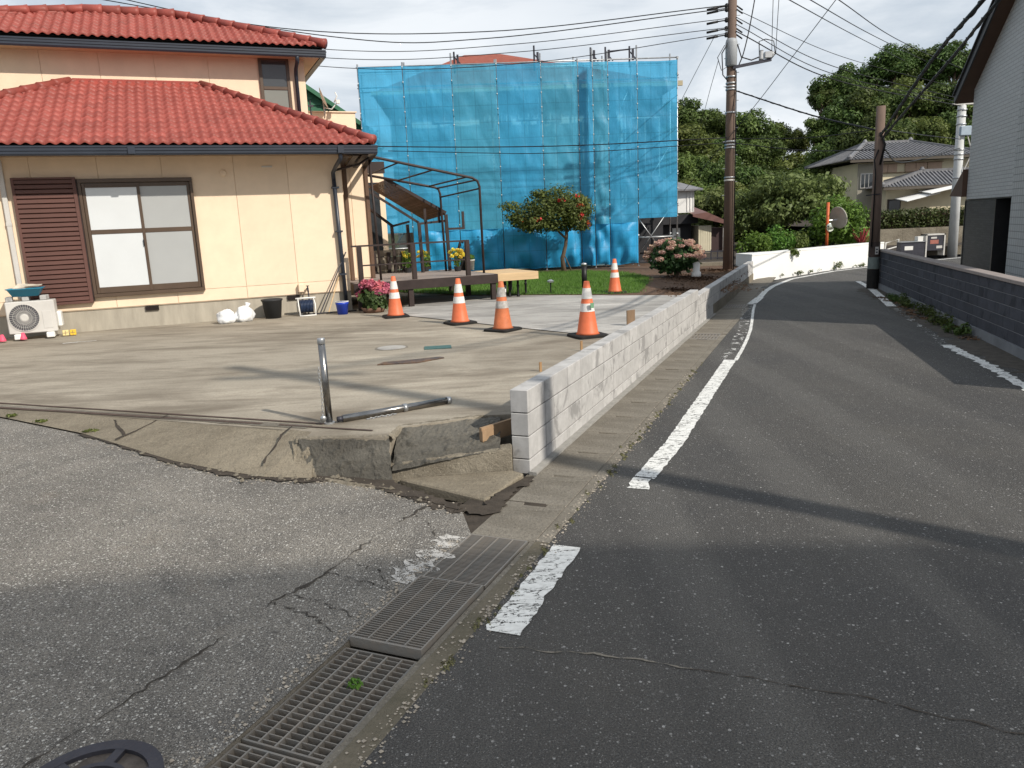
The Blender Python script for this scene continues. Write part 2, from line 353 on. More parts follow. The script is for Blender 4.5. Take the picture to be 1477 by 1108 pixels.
def link(name, me, parent=None, bevel=0, loc=None, rotz=None):
    o = bpy.data.objects.new(name, me); COL.objects.link(o)
    if parent is not None: o.parent = parent
    if loc is not None: o.location = loc
    if rotz is not None: o.rotation_euler.z = rotz
    if bevel:
        b = o.modifiers.new('bevel', 'BEVEL'); b.width = bevel; b.segments = 1; b.limit_method = 'ANGLE'
    return o
def tag(o, label=None, cat=None, group=None, kind=None):
    for k, v in (('label', label), ('category', cat), ('group', group), ('kind', kind)):
        if v: o[k] = v
    return o
def thing(name, label, cat, loc=(0, 0, 0), rotz=0, group=None):
    o = bpy.data.objects.new(name, None); COL.objects.link(o); o.location = loc; o.rotation_euler = (0, 0, rotz); o.empty_display_size = .1
    return tag(o, label, cat, group)
def struct(o): o['kind'] = 'structure'; return o
def stuff(o): o['kind'] = 'stuff'; return o
def dup(o, loc, rotz=None, scale=None, label=None, group=None, parent=None):
    c = o.copy(); COL.objects.link(c)
    if parent is not None: c.parent = parent
    if loc is not None: c.location = loc
    if rotz is not None: c.rotation_euler.z = rotz
    if scale is not None: c.scale = scale
    if label: c['label'] = label
    if group: c['group'] = group
    for ch in list(o.children): dup(ch, None, parent=c)
    return c
def np_mesh(name, V, F, mat, smooth=False):
    me = bpy.data.meshes.new(name); k = F.shape[1]
    me.vertices.add(len(V)); me.vertices.foreach_set('co', V.astype(np.float32).ravel())
    me.loops.add(F.size); me.loops.foreach_set('vertex_index', F.astype(np.int32).ravel())
    me.polygons.add(len(F)); me.polygons.foreach_set('loop_start', np.arange(0, F.size, k, dtype=np.int32))
    if smooth: me.polygons.foreach_set('use_smooth', np.ones(len(F), bool))
    me.update(); me.validate(); me.materials.append(mat); return me
def leaves(name, lumps, n, size, mat, seed=0, shell=.55, asp=.5, upb=.35):
    g = np.random.default_rng(seed); L = np.array(lumps, float)
    w = (L[:, 3] * L[:, 4] * L[:, 5]) ** (2 / 3); ix = g.choice(len(L), n, p=w / w.sum())
    d = g.normal(size=(n, 3)); d /= np.linalg.norm(d, axis=1)[:, None]
    rr = shell + (1 - shell) * g.random(n) ** .6
    c = L[ix, :3] + d * L[ix, 3:6] * rr[:, None] * (1 + .12 * g.normal(size=(n, 1)))
    nrm = d + g.normal(size=(n, 3)) * .55 + np.array([0, 0, upb]); nrm /= np.linalg.norm(nrm, axis=1)[:, None]
    t = np.cross(nrm, g.normal(size=(n, 3))); t /= np.linalg.norm(t, axis=1)[:, None]; b = np.cross(nrm, t)
    s_ = size * (.6 + .8 * g.random(n))[:, None]
    V = np.stack([c - t * s_ * .6, c + b * s_ * asp * .6 + nrm * s_ * .08, c + t * s_ * .6 - nrm * s_ * .12, c - b * s_ * asp * .6 + nrm * s_ * .08], 1).reshape(-1, 3)
    return np_mesh(name, V, np.arange(4 * n).reshape(n, 4), mat)
def lumps_in(seed, n, c, r, lr, flat=1.):
    g = random.Random(seed); out = []
    while len(out) < n:
        p = [g.uniform(-1, 1) for _ in range(3)]
        if sum(q * q for q in p) > 1: continue
        k = g.uniform(*lr)
        out.append((c[0] + p[0] * r[0], c[1] + p[1] * r[1], c[2] + p[2] * r[2], k, k, k * flat))
    return out
def ragged(pts, w, seed, jit=.35, step=.05, z=lambda x, y: 0, dz=.004):
    """a thin sheet along a polyline with an uneven edge"""
    g = random.Random(seed); P_ = [Vector((p[0], p[1], 0)) for p in pts]; mb = MB(); L = []
    for a, b in zip(P_[:-1], P_[1:]):
        n = max(1, int((b - a).length / step)); d = (b - a).normalized(); nn = Vector((-d.y, d.x, 0))
        for i in range(n): L.append((a.lerp(b, i / n), nn))
    L.append((P_[-1], nn)); vs = []
    for i, (p, nn) in enumerate(L):
        ww = w(i / (len(L) - 1)) if callable(w) else w
        j = ww * jit; ja, jb = (j * (1.5 * mn.noise(Vector((p.x * 14, p.y * 14, seed + q_ * 7.3))) + .4 * g.uniform(-1, 1)) for q_ in (0, 1)); a = p + nn * (ww / 2 + ja); b = p - nn * (ww / 2 + jb)
        vs += [(a.x, a.y, z(a.x, a.y) + dz), (b.x, b.y, z(b.x, b.y) + dz)]
    mb.add(vs, [(2 * i + 1, 2 * i + 3, 2 * i + 2, 2 * i) for i in range(len(L) - 1)]); return mb
# ------------------------------------------------------------------ ground, road, yard
ra = R(22.6); UX, UY = math.sin(ra), math.cos(ra)               # direction of the road
def wx(y, off=0): return .1 + .417 * (y - 5.13) + off            # road face of the block wall
def zs(x, y): return max(0, min(.29, .06 * (-.923 * (x + .23) + .385 * (y - 4.19))))
mb = MB(); mb.add([(-700, -300, -.62), (700, -300, -.62), (700, 900, -.62), (-700, 900, -.62)], [(0, 1, 2, 3)])
struct(mb.build('ground', SOIL))
def strip(L, Rr, z=0):
    m = MB(); vs = []
    for a, b in zip(L, Rr): vs += [(a[0], a[1], z), (b[0], b[1], z)]
    m.add(vs, [(2 * i, 2 * i + 1, 2 * i + 3, 2 * i + 2) for i in range(len(L) - 1)]); return m
LE = [(wx(y, .575), y) for y in (-16, -8, -2, 1, 4, 7, 10, 13)] + [(5.45, 17.0), (6.05, 18.35), (7.15, 20.3), (9.1, 22.25), (11.4, 23.9), (16, 26.5), (24, 29.5), (36, 32)]
RE = [(wx(y, 8), y) for y in (-16, -8, -2, 1, 4, 6.2)] + [(5.9, 9.2), (6.75, 12.2), (7.6, 15.1), (8.2, 16.9), (9.2, 18.6), (11, 20.1), (13, 21.4), (17, 23.4), (25, 26), (37, 28)]
struct(strip(LE, RE).build('road', ASPH))
side = MB()
EDGE = [(-.34, 4.44), (-.55, 4.59), (-.84, 4.79), (-1.15, 4.95), (-1.37, 4.94), (-1.7, 4.96), (-1.97, 5.06), (-2.43, 5.27), (-3.42, 5.92), (-4.5, 6.45)]
pa = [(-3.30, -3), (-.27, 4.09)] + EDGE + [(-9.1, -4.6)]
side.ngon([(x, y, zs(x, y)) for x, y in pa[::-1]])
side.ngon([(x, y, .29) for x, y in [(-4.5, 6.45), (-9, 8.2), (-20, 14), (-22, -4.6), (-9.1, -4.6)]])
SR = struct(side.build('side_road', SIDE))
yard = MB()
PADP = [(-16, 11.4), (-4.66, 6.72), (-1.45, 5.34), (-1.45, 5.17), (-1.2, 5.14), (-.88, 5.1), (-.82, 5.36), (-.5, 5.48), (-.22, 5.6), (.1, 5.6)] + [(wx(y, -.135), y) for y in (5.62, 12.1)] + [(3.16, 13.99), (.59, 15.25), (-.95, 15.9), (-2.2, 17.5), (-16, 17.5)]
yard.prism(PADP, -.4, .31)
YARD = struct(yard.build('yard_slab', PAD))
npd = MB(); npd.ngon([(x, y, .315) for x, y in [(-1.9, 13.4), (-1.7, 12.58), (.12, 10.49), (.78, 9.73), (1.25, 9.22), (wx(8.9, -.14), 8.9), (wx(12.1, -.14), 12.1), (3.14, 13.97), (.59, 15.22), (-.95, 15.8), (-1.9, 16.2)]][::-1][::-1])
struct(npd.build('fresh_slab', NEWPAD))
mb = ragged([(-1.75, 12.66), (.12, 10.47), (.78, 9.71), (1.4, 9.05)], .022, 3, .2, .1, lambda x, y: .31, .0075); struct(mb.build('slab_joint', SOIL, YARD))
ap = MB(); AP = [((-16, 12.2), (-16, 11.35)), ((-9, 8.2), (-9, 8.52)), ((-4.5, 6.45), (-4.66, 6.72)), ((-3.42, 5.92), (-3.5, 6.22)), ((-2.43, 5.27), (-2.6, 5.84)), ((-1.97, 5.06), (-2.1, 5.63)), ((-1.7, 4.96), (-1.75, 5.47)), ((-1.37, 4.94), (-1.45, 5.3))]
for (a, b), (c, d) in zip(AP[:-1], AP[1:]):
    ap.add([(a[0], a[1], zs(*a) + .012), (c[0], c[1], zs(*c) + .012), (d[0], d[1] + .03, .312), (b[0], b[1] + .03, .312)], [(0, 1, 2, 3)])
ap.add([(-1.37, 4.94, -.1), (-1.45, 5.3, -.1), (-1.45, 5.33, .312), (-1.37, 4.94, zs(-1.37, 4.94) + .012)], [(0, 1, 2, 3)])
APR = struct(ap.build('apron', APRON))
RAILM = pm('rusty_rail', (.075, .05, .04), .8, .3, 14, .3)
# sliding-gate rails let into the yard edge
for k, (a, b, w) in enumerate((((-9.5, 8.8), (-1.41, 5.54), .03), ((-9.3, 8.5), (-1.9, 5.63), .045), ((-1.75, 5.57), (-1.0, 5.28), .026))):
    mb = ragged([a, b], w, 11 + k, .12, .2, lambda x, y: .31, .006); o = mb.build('gate_rail', RAILM, YARD); struct(o)
mb = ragged([(-4.6, 6.72), (-1.5, 5.47)], .10, 15, .12, .15, lambda x, y: .31, .0035); struct(mb.build('rail_bed', GUT, YARD))
struct(ragged([(-6.4, 10.95), (-6.0, 11.12)], .05, 19, .45, .06, lambda x, y: .31, .004).build('paint_mark', PAINT, YARD))
# dirt and cracks where asphalt meets concrete
dirt = ragged(EDGE[::-1][1:] , lambda t: .05 + .1 * max(0, 1 - abs(t - .62) / .4), 21, .38, .04, lambda x, y: zs(x, y) + .006, .004)
struct(dirt.build('edge_dirt', SOIL, SR))
dirt = ragged([(-.95, 4.93), (-.6, 4.62), (-.38, 4.45), (-.18, 4.42), (-.06, 4.72), (.06, 4.98)], .12, 22, .35, .02, lambda x, y: max(zs(x, y), .002), .006); struct(dirt.build('edge_dirt', SOIL, SR))
CRK = pm('crack_dirt', (.048, .042, .036), .95, .5, 30, .6, 90)
CRS = [(-.5, 4.62), (-.66, 4.3), (-.8, 4.03), (-.97, 3.6), (-1.16, 3.28), (-1.31, 2.92), (-1.46, 2.62), (-1.7, 2.1), (-2.2, 1)]
def wander(pts, amp, seed, n=7):
    g = random.Random(seed); out = []
    for a, b in zip(pts[:-1], pts[1:]):
        for i in range(n):
            t = i / n; out.append((a[0] + (b[0] - a[0]) * t + g.uniform(-amp, amp), a[1] + (b[1] - a[1]) * t + g.uniform(-amp, amp)))
    return out + [pts[-1]]
for k, (pts, w) in enumerate(((CRS, .013), ([(-1.16, 3.3), (-.97, 3.2), (-.82, 3.05)], .009), ([(-1.08, 3.36), (-.9, 3.3), (-.76, 3.18)], .008), ([(-.97, 3.6), (-.75, 3.5), (-.6, 3.42), (-.5, 3.3)], .007), ([(-.9, 3.75), (-.72, 3.62), (-.62, 3.42)], .006),
                          ([(-.62, 4.34), (-.5, 4.2), (-.47, 4.05)], .006))):
    struct(ragged(wander(pts, .016, 30 + k, 11), (lambda t, w=w, k=k: w * max(.08, .55 + 1.9 * mn.noise(Vector((t * 11, k, 0))))), 40 + k, .5, .012, zs, .004).build('crack', CRK, SR))
ROAD = bpy.data.objects['road']
struct(ragged(wander([(-.1, 2.88), (.29, 2.79), (.65, 2.66)], .012, 50), .007, 51, .9, .012, dz=.004).build('crack', GUT, ROAD))
struct(ragged(wander([(.62, 2.67), (1.0, 2.53), (1.3, 2.38), (1.62, 2.21), (2.4, 1.8)], .012, 52), .005, 53, .7, .012, dz=.004).build('crack', SOIL, ROAD))
for k, pts in enumerate(([(-2.75, 6.0), (-3.05, 5.7)], [(-1.62, 5.45), (-1.72, 5.05)], [(-3.3, 6.15), (-3.0, 5.75)])):
    mbk = MB(); 
    a_ = wander(pts, .02, 60 + k, 6)
    o = ragged(a_, .018, 61 + k, .4, .03, lambda x, y: 0, 0)
    o.v = [(x, y, (lambda t: t)(zs(x, y) + (.31 - zs(x, y)) * max(0, min(1, (y - (5.06 - .55 * (x + 1.97))) / .5)) + .02)) for x, y, z in o.v]
    struct(o.build('crack', SOIL, APR))

struct(MB().ngon([(-.42, 4.42, -.003), (-.31, 4.085, -.003), (.12, 4.085, -.003), (.2, 4.3, -.003), (.12, 5.06, -.003), (-.1, 5.06, -.003)]).build('gutter_bed', SOIL))
struct(ragged([(-.36, 4.05), (-.45, 3.82), (-.6, 3.5)], .15, 71, .45, .02, zs, .0045).build('cement_dust', DUST, SR))
# road markings (sheets of paint)
def line_pts(off, y0, y1, n=24): return [(wx(y0 + (y1 - y0) * i / n, off), y0 + (y1 - y0) * i / n) for i in range(n + 1)]
def paint(pts, w, seed, mat, jit=.05, name='painted_line', step=.04): return struct(ragged(pts, w, seed, jit, step, dz=.0045).build(name, mat, ROAD))
paint([(-.09, 2.99), (.26, 3.85)], .155, 1, PAINT, .07)
paint([(.775, 4.70), (.86, 4.92)], .12, 2, PAINT, .2)
paint([(.855, 4.9), (1.22, 5.67), (2.62, 9.05)], .14, 3, PAINT, .05)
OFS = [(9.0, .925), (9.8, .915), (10.6, .89), (11.4, .85), (12.2, .79), (13.0, .72), (13.8, .65), (14.9, .58)]
paint([(wx(y, o - .085), y) for y, o in OFS], .16, 4, FADED, .04, step=.12)
paint([(wx(y, o + .035), y) for y, o in OFS], .045, 14, PAINT, .05, step=.15)
paint([(wx(14.75, .55), 14.75), (5.2, 15.9)], .17, 5, PAINT, .03)
CUR = [(5.2, 15.9), (5.75, 17.2), (6.35, 18.4), (7.4, 20.1), (9.25, 22.0), (11.5, 23.6), (16, 26.1)]
paint(CUR, .12, 6, PAINT, .02, step=.25)
paint([(8.45, 18.6), (8.1, 17.4), (7.82, 16.55)], .12, 7, PAINT, .05)
paint([(7.82, 16.5), (6.75, 13.5)], .15, 8, PAINT, .04)
paint([(6.65, 13.2), (6.0, 11.2), (5.45, 9.5)], .1, 9, FADED, .2)
paint([(5.42, 9.42), (5.12, 8.1), (4.78, 6.9), (4.2, 5.2)], .12, 10, PAINT, .25)
# side strip in front of the charcoal wall, trampled dirt
struct(ragged([(7.95, 16.9), (7.1, 14.0), (5.95, 10.0), (5.35, 7.6)], .5, 12, .3, .12, dz=.003).build('verge', pm('dusty_verge', (.075, .066, .056), .95, .3, 9, .8, 60), ROAD))
# drain: channel under the gratings, concrete covers with a notch further on
GA = math.atan2(.428, 1); gx, gy = math.sin(GA), math.cos(GA)
ch = MB()
def tp(a, s): return (-.27 + gx * s + gy * a, 4.09 + gy * s - gx * a)        # a: across to the road, s: along
for (a0, a1, z0, z1) in ((-.03, 0, -.45, -.003), (.36, .39, -.45, -.003)):
    ch.prism([tp(a0, -6), tp(a1, -6), tp(a1, 0), tp(a0, 0)], z0, z1)
ch.prism([tp(-.03, -6), tp(.39, -6), tp(.39, 0), tp(-.03, 0)], -.5, -.38)
struct(ch.build('drain_channel', GUT))
ed = MB()
ed.add([(wx(y, .575) + .0, y, .0) for y in (-2, 4.0)] + [(*tp(.39, 0), .0), (*tp(.39, -6.2), .0)], [(0, 1, 2, 3)])
struct(ed.build('drain_edging', m_concrete('mossy_edging', (.19, .165, .125), (.08, .075, .05), R(22), .4, .8, .9)))
gut = MB(); gut.add([(wx(y, o_), y, -.012) for o_ in (-.02, .59) for y in (4.02, 21)], [(0, 2, 3, 1)])
GUTO = struct(gut.build('gutter', GUT))
ga = math.atan(.417); gxx, gyy = math.sin(ga), math.cos(ga)
def gp(a, s): return (.1 - .417 * 1.04 + gxx * s + gyy * a, 4.09 + gyy * s - gxx * a)
cov = MB(); cov.prism([(0, .004), (.39, .004), (.39, .555), (.27, .555), (.265, .515), (.125, .515), (.12, .555), (0, .555)], -.03, .001)
edg = MB(); edg.prism([(0, .004), (.075, .004), (.075, .555), (0, .555)], -.03, .002)
cme = eme = None
for i in range(33):
    x, y = gp(.055, .02 + .56 * i)
    if i in (13, 20, 27):
        t = MB(); t.prism([(0, .004), (.39, .004), (.39, .05), (0, .05)], -.03, .001); t.prism([(0, .5), (.39, .5), (.39, .555), (0, .555)], -.03, .001)
        for q in range(9): t.prism([(q * .046, .05), (q * .046 + .018, .05), (q * .046 + .018, .5), (q * .046, .5)], -.03, -.002)
        t.prism([(0, .25), (.39, .25), (.39, .28), (0, .28)], -.025, -.001)
        o = t.build('gutter_cover', RUST, GUTO, 0, 0, (x, y, 0), -ga); continue
    if cme is None: o = cov.build('gutter_cover', GUT, GUTO, bevel=.006); cme = o.data
    else: o = link('gutter_cover', cme, GUTO, .006)
    o.location = (x, y, rnd.uniform(-.003, .003)); o.rotation_euler.z = -ga + rnd.uniform(-.004, .004)
    x, y = gp(.452, .02 + .56 * i)
    if eme is None: o = edg.build('edging_block', GUT, GUTO); eme = o.data
    else: o = link('edging_block', eme, GUTO)
    o.location = (x, y, rnd.uniform(-.002, .002)); o.rotation_euler.z = -ga

# gratings (each lies loose over the channel)
def grating(s0, ln, nlong, ncross, label, z=0.):
    x, y = tp(0, s0); t = thing('drain_grating', label, 'drain grating', (x, y, z), -GA, 'steel gratings over the roadside drain')
    f = MB(); w = .355; d = .045
    for a in ((.004, .012), (w - .012, w - .004)): f.box(*a, .004, ln - .004, -d, 0)
    f.box(.012, w - .012, .004, .012, -d, 0); f.box(.012, w - .012, ln - .012, ln - .004, -d, 0)
    f.build('frame', RUST, t)
    lm = cm = None
    for i in range(1, nlong + 1):
        xx = w * i / (nlong + 1)
        if lm is None: b = MB(); b.box(-.0035, .0035, .012, ln - .012, -d * .5, 0.001); o = b.build('bearing_bar', RUST, t); lm = o.data
        else: o = link('bearing_bar', lm, t)
        o.location.x = xx
    for i in range(1, ncross + 1):
        if cm is None: b = MB(); b.box(.012, w - .012, -.0022, .0022, -d, -.002); o = b.build('cross_bar', RUST, t); cm = o.data
        else: o = link('cross_bar', cm, t)
        o.location.y = ln * i / (ncross + 1)
    return t
grating(-.575, .57, 3, 40, 'close-barred steel drain grating next to the concrete gutter covers', .004)
grating(-1.20, .615, 3, 34, 'close-barred steel drain grating raised a little with rusty front edge', .018)
grating(-1.86, .635, 4, 19, 'wide-barred drain grating with a green weed poking through it', -.014)
grating(-2.50, .63, 4, 19, 'wide-barred drain grating beside the black manhole cover', -.014)
grating(-3.14, .63, 4, 19, 'wide-barred drain grating cut by the bottom edge of the photo', -.014)
x, y = tp(.2, -1.45)
tag(link('drain_weed', leaves('drain_weed', [(0, 0, 0, .03, .03, .015)], 40, .022, LEAF_B, 5), None, 0, (x, y, -.005)), 'tiny green weed growing through the drain grating', 'weed')
# manhole lid
t = thing('manhole_cover', 'round black iron manhole cover in the grey asphalt by the gratings', 'manhole cover', (-1.385, 2.105, .036), .4); t.scale = (1.1, 1.1, 1)
m_ = MB(); m_.lathe([(.165, -.03), (.165, .004), (.205, .006), (.205, -.03)], 40, cap=False); m_.build('rim', IRON, t)
m_ = MB(); m_.lathe([(.09, -.02), (.09, .004), (.107, .004), (.107, -.02)], 32, cap=False)
for k in range(6):
    a = k * math.pi / 3; m_.bar((.1 * math.cos(a), .1 * math.sin(a), -.008), (.17 * math.cos(a), .17 * math.sin(a), -.008), .03, .022)
m_.build('rib', IRON, t); m_ = MB(); m_.lathe([(.17, -.03), (.17, -.012), (0.001, -.01)], 32); m_.build('plate', pm('rusted_iron_plate', (.1, .085, .075), .7, .4, 22, .6, 60, metal=.3), t)

# broken, freshly mortared edge of the yard and its kerb
def patch(corners, nx, ny, amp, seed, fr=7., bulge=0):
    m = MB(); a, b, c, d = (Vector(q) for q in corners); vs = []
    for j in range(ny + 1):
        for i in range(nx + 1):
            s_, t_ = i / nx, j / ny; p = a.lerp(b, s_).lerp(d.lerp(c, s_), t_)
            e = mn.noise(p * fr + Vector((seed, 0, 0))) * amp + mn.noise(p * fr * 3.3 + Vector((0, seed, 0))) * amp * .5
            k = math.sin(math.pi * t_) * bulge; ed_ = .45 if t_ in (0, 1) else 1
            vs.append(p + Vector((e * .5, -abs(e) * ed_ - k, e * ed_ + k * .5)))
    m.add(vs, [(j * (nx + 1) + i, j * (nx + 1) + i + 1, (j + 1) * (nx + 1) + i + 1, (j + 1) * (nx + 1) + i) for j in range(ny) for i in range(nx)]); return m
edge = thing('mortared_edge', 'rough grey mortar patched along the broken edge of the concrete yard', 'concrete edge', (0, 0, 0))
patch([(-1.36, 4.97, .05), (-.83, 4.94, .05), (-.86, 5.11, .305), (-1.5, 5.18, .305)], 70, 36, .016, 1, 15, bulge=.004).build('mortar_patch', WETM, edge)
patch([(-.84, 4.99, .1), (-.1, 5.1, .19), (-.1, 5.62, .295), (-.83, 5.38, .305)], 80, 44, .02, 2, 13, bulge=.012).build('mortar_patch', WETM, edge)
for k, (p, q, w_) in enumerate((((-1.52, 5.2), (-.86, 5.12), .05), ((-.86, 5.12), (-.82, 5.4), .045), ((-.82, 5.4), (-.2, 5.62), .05))):
    zz_ = (.308, .308, .306, .134, .06)[k]; g2 = random.Random(k); m = MB(); n_ = 26; vs = []
    d_ = Vector((q[0] - p[0], q[1] - p[1], 0)); nn_ = Vector((-d_.y, d_.x, 0)).normalized()
    for i in range(n_ + 1):
        c0 = Vector((p[0], p[1], zz_ + (.056 * i / n_ if k == 3 else 0))) + d_ * (i / n_); a_ = w_ * g2.uniform(.3, .62); b_ = w_ * g2.uniform(.3, .62)
        vs += [c0 + nn_ * a_ - Vector((0, 0, .012)), c0 + nn_ * a_ * .5 + Vector((0, 0, g2.uniform(.002, .012))), c0 - nn_ * b_ * .6 + Vector((0, 0, g2.uniform(-.004, .009))), c0 - nn_ * b_ - Vector((0, 0, .03))]
    m.add(vs, [(4 * i + j, 4 * i + j + 1, 4 * i + j + 5, 4 * i + j + 4) for i in range(n_) for j in range(3)]); m.build('broken_lip', KERBM, edge)
patch([(-1.5, 4.97, .08), (-1.34, 4.94, .05), (-1.42, 5.19, .31), (-1.56, 5.25, .312)], 30, 30, .02, 4, 14).build('mortar_patch', APRON, edge)
k_ = MB(); k_.add([(-.86, 4.995, -.05), (-.02, 5.06, -.05), (-.02, 5.1, .195), (-.86, 5.035, .135), (-.86, 5.12, .14), (-.02, 5.2, .2), (-.86, 5.12, -.05), (-.02, 5.2, -.05)], [(0, 1, 2, 3), (3, 2, 5, 4), (1, 7, 5, 2), (0, 3, 4, 6)])
tag(k_.build('concrete_kerb', KERBM, bevel=.01), 'low concrete kerb below the mortared edge, rising towards the block wall', 'kerb')
k_ = MB(); k_.prism([(-.8, 5.0), (-.2, 4.6), (.055, 5.0), (-.02, 5.065)], -.05, lambda x, y: .012 + .03 * max(0, (y - 4.6) / .4)); tag(k_.build('concrete_ramp', APRON, bevel=.01), 'triangular concrete ramp in front of the block wall end', 'ramp')
k_ = patch([(-1.3, 4.86, .045), (-.84, 4.70, .03), (-.8, 4.76, .06), (-1.28, 4.94, .09)], 24, 5, .015, 6, 12); tag(k_.build('broken_kerb_strip', KERBM, smooth=True), 'narrow broken strip of concrete lying in the dirt below the mortar', 'broken kerb')
g_ = np.random.default_rng(3); V = []; F = []
for i in range(2600):
    t_ = g_.random() * (len(EDGE) - 2); a = EDGE[int(t_)]; b = EDGE[int(t_) + 1]; f_ = t_ % 1
    x = a[0] + (b[0] - a[0]) * f_ + g_.normal() * .05; y = a[1] + (b[1] - a[1]) * f_ - abs(g_.normal()) * .05
    if i > 700: y = 1.4 + 7 * g_.random() ** 1.6; x = wx(y, .565) + g_.normal() * .035
    if i > 2100: y = 1.6 + 2.4 * g_.random(); x = -.27 + .428 * (y - 4.09) - abs(g_.normal()) * .04 - .02
    r_ = .003 + .008 * g_.random() ** 2.5; z = zs(x, y) + r_ * .4
    n0 = len(V); V += [(x + r_, y, z), (x, y + r_ * .8, z), (x - r_, y, z), (x, y - r_, z), (x, y, z + r_ * .7), (x, y, z - r_)]
    F += [(n0, n0 + 1, n0 + 4), (n0 + 1, n0 + 2, n0 + 4), (n0 + 2, n0 + 3, n0 + 4), (n0 + 3, n0, n0 + 4)]
V2 = []; F2 = []
for i in range(150):
    t_ = 1 + g_.random() * 6.5; a = EDGE[int(t_)]; b = EDGE[int(t_) + 1]; f_ = t_ % 1; x = a[0] + (b[0] - a[0]) * f_ + g_.normal() * .03; y = a[1] + (b[1] - a[1]) * f_ + .02 - abs(g_.normal()) * .05
    r_ = .006 + .02 * g_.random() ** 3; z = zs(x, y) + r_ * .4 + .004; n0 = len(V2); q_ = g_.uniform(.6, 1.3, 6)
    V2 += [(x + r_ * q_[0], y, z), (x, y + r_ * q_[1], z), (x - r_ * q_[2], y, z), (x, y - r_ * q_[3], z), (x + r_ * .2, y, z + r_ * .8 * q_[4]), (x, y, z - r_)]
    F2 += [(n0, n0 + 1, n0 + 4), (n0 + 1, n0 + 2, n0 + 4), (n0 + 2, n0 + 3, n0 + 4), (n0 + 3, n0, n0 + 4)]
stuff(link('rubble', np_mesh('rubble', np.array(V2), np.array(F2), KERBM)))
stuff(link('gravel', np_mesh('gravel', np.array(V), np.array(F), pm('gravel_stones', (.33, .29, .24), .9, .4, 30))))
ms = []; g_ = random.Random(77)
for k in range(90):
    y = g_.uniform(2.6, 9); k_ = g_.uniform(.006, .02); ms.append((wx(y, .57 + g_.gauss(0, .02)), y, .004, k_, k_ * 2.6, .002))
stuff(link('moss', leaves('moss', ms, 2600, .009, m_leaf('moss_green', (.085, .085, .035), (.16, .15, .07), .1), 6, .1, .6, 1.)))
for k, (x, y) in enumerate(((-3.35, 5.93), (-3.9, 6.2), (-4.25, 6.36))):
    o = link('joint_weed', leaves('joint_weed', [(0, 0, .01, .07 - .012 * k, .03, .012)], 80, .02, LEAF_M, 60 + k), None, 0, (x, y, zs(x, y) + .02)); tag(o, ('largest green weed in the apron joint on the left', 'small green weed in the apron joint', 'weed in the apron joint at the photo edge')[k], 'weed')
# ------------------------------------------------------------------ garden ground
gd = MB(); gd.prism([(wx(12.1, -.13), 12.1), (wx(21.5, -.16), 21.5), (7.6, 26), (-9, 27.5), (-8, 17.4), (-2.2, 17.45), (-.95, 15.86), (.59, 15.21), (3.16, 13.95)], -.4, .318)
struct(gd.build('garden_soil', MULCH))
LAWN = [(-2.6, 17.6), (-.95, 15.95), (.59, 15.28), (1.9, 14.7), (2.5, 14.75), (3.1, 17.0), (3.4, 18.6), (3.15, 20.6), (2.2, 22.2), (-3.4, 23), (-5, 20)]
lw = MB(); lw.ngon([(x, y, .325) for x, y in LAWN]); struct(lw.build('lawn', pm('lawn_ground', (.065, .11, .022), .95, .3, 8, .6, 60)))
def inside(x, y, poly):
    r = False; n = len(poly)
    for i in range(n):
        (x0, y0), (x1, y1) = poly[i], poly[i - 1]
        if (y0 > y) != (y1 > y) and x < (x1 - x0) * (y - y0) / (y1 - y0) + x0: r = not r
    return r
V = []; g_ = np.random.default_rng(8)
while len(V) < 3 * 42000:
    x, y = g_.uniform(-5, 3.4), g_.uniform(14.6, 23)
    if not inside(x + g_.normal() * .06, y + g_.normal() * .06, LAWN): continue
    h = (.035 + .035 * g_.random()); a = g_.random() * 6.28; w = .006; lx, ly = g_.normal(size=2) * .02
    V += [(x - w * math.cos(a), y - w * math.sin(a), .322), (x + w * math.cos(a), y + w * math.sin(a), .322), (x + lx, y + ly, .322 + h)]
o = link('grass', np_mesh('grass', np.array(V), np.arange(len(V)).reshape(-1, 3), GRASS)); stuff(o)
ml = leaves('mulch_chips', [(4.2, 16.8, .32, .75, 2.6, .015), (3.3, 14.6, .32, .45, 1.0, .015), (5.3, 19.4, .32, .6, 1.3, .015)], 6000, .05, pm('mulch_chip', (.13, .08, .05), .95, .5, 30, 0), 4, .0, .5, 2)
stuff(link('mulch', ml))

# ------------------------------------------------------------------ concrete block wall along the road
bw = thing('block_wall', 'new grey concrete block wall along the road edge beside the yard', 'block wall', (.1, 5.13, 0), R(90) - ga)
BL, BH, TH = .345, .1655, .13
blk = None
def block(x, z, ln, h=BH, mat=None, name='block'):
    global blk
    if mat is None and abs(ln - BL) < 1e-6 and h == BH:
        if blk is None: m = MB(); m.box(.0048, BL - .0048, .0, TH, .0035, BH - .0035); o = m.build(name, BLOCK, bw, bevel=.004); blk = o.data
        else: o = link(name, blk, bw, .004)
    else: m = MB(); m.box(.0048, ln - .0048, 0, TH, .0035, h - .0035); o = m.build(name, mat or BLOCK, bw, bevel=.004)
    o.location = (x, rnd.uniform(-.0012, .0012), z)
x = 0.
cols = [.357, .19] + [BL] * 20;
for c, ln in enumerate(cols):
    for r_ in range(4):
        z = .59 - BH * (r_ + 1); h = BH
        if r_ == 3: h = .11; z = .59 - 3 * BH - h
        block(x, z, ln, h)
    x += ln
XE = x
core = MB(); core.box(.014, XE - .004, .010, TH - .01, -.1, .582)
while x < 16.6:
    for r_ in range(3 if x > XE + 1.6 else 4):
        z = .49 - BH * (r_ + 1)
        block(x, max(z, -.06), BL, BH if z > -.06 else .11 + .0)
    x += BL
core.box(XE, x - .004, .01, TH - .01, -.1, .482); core.build('mortar', MORT, bw)
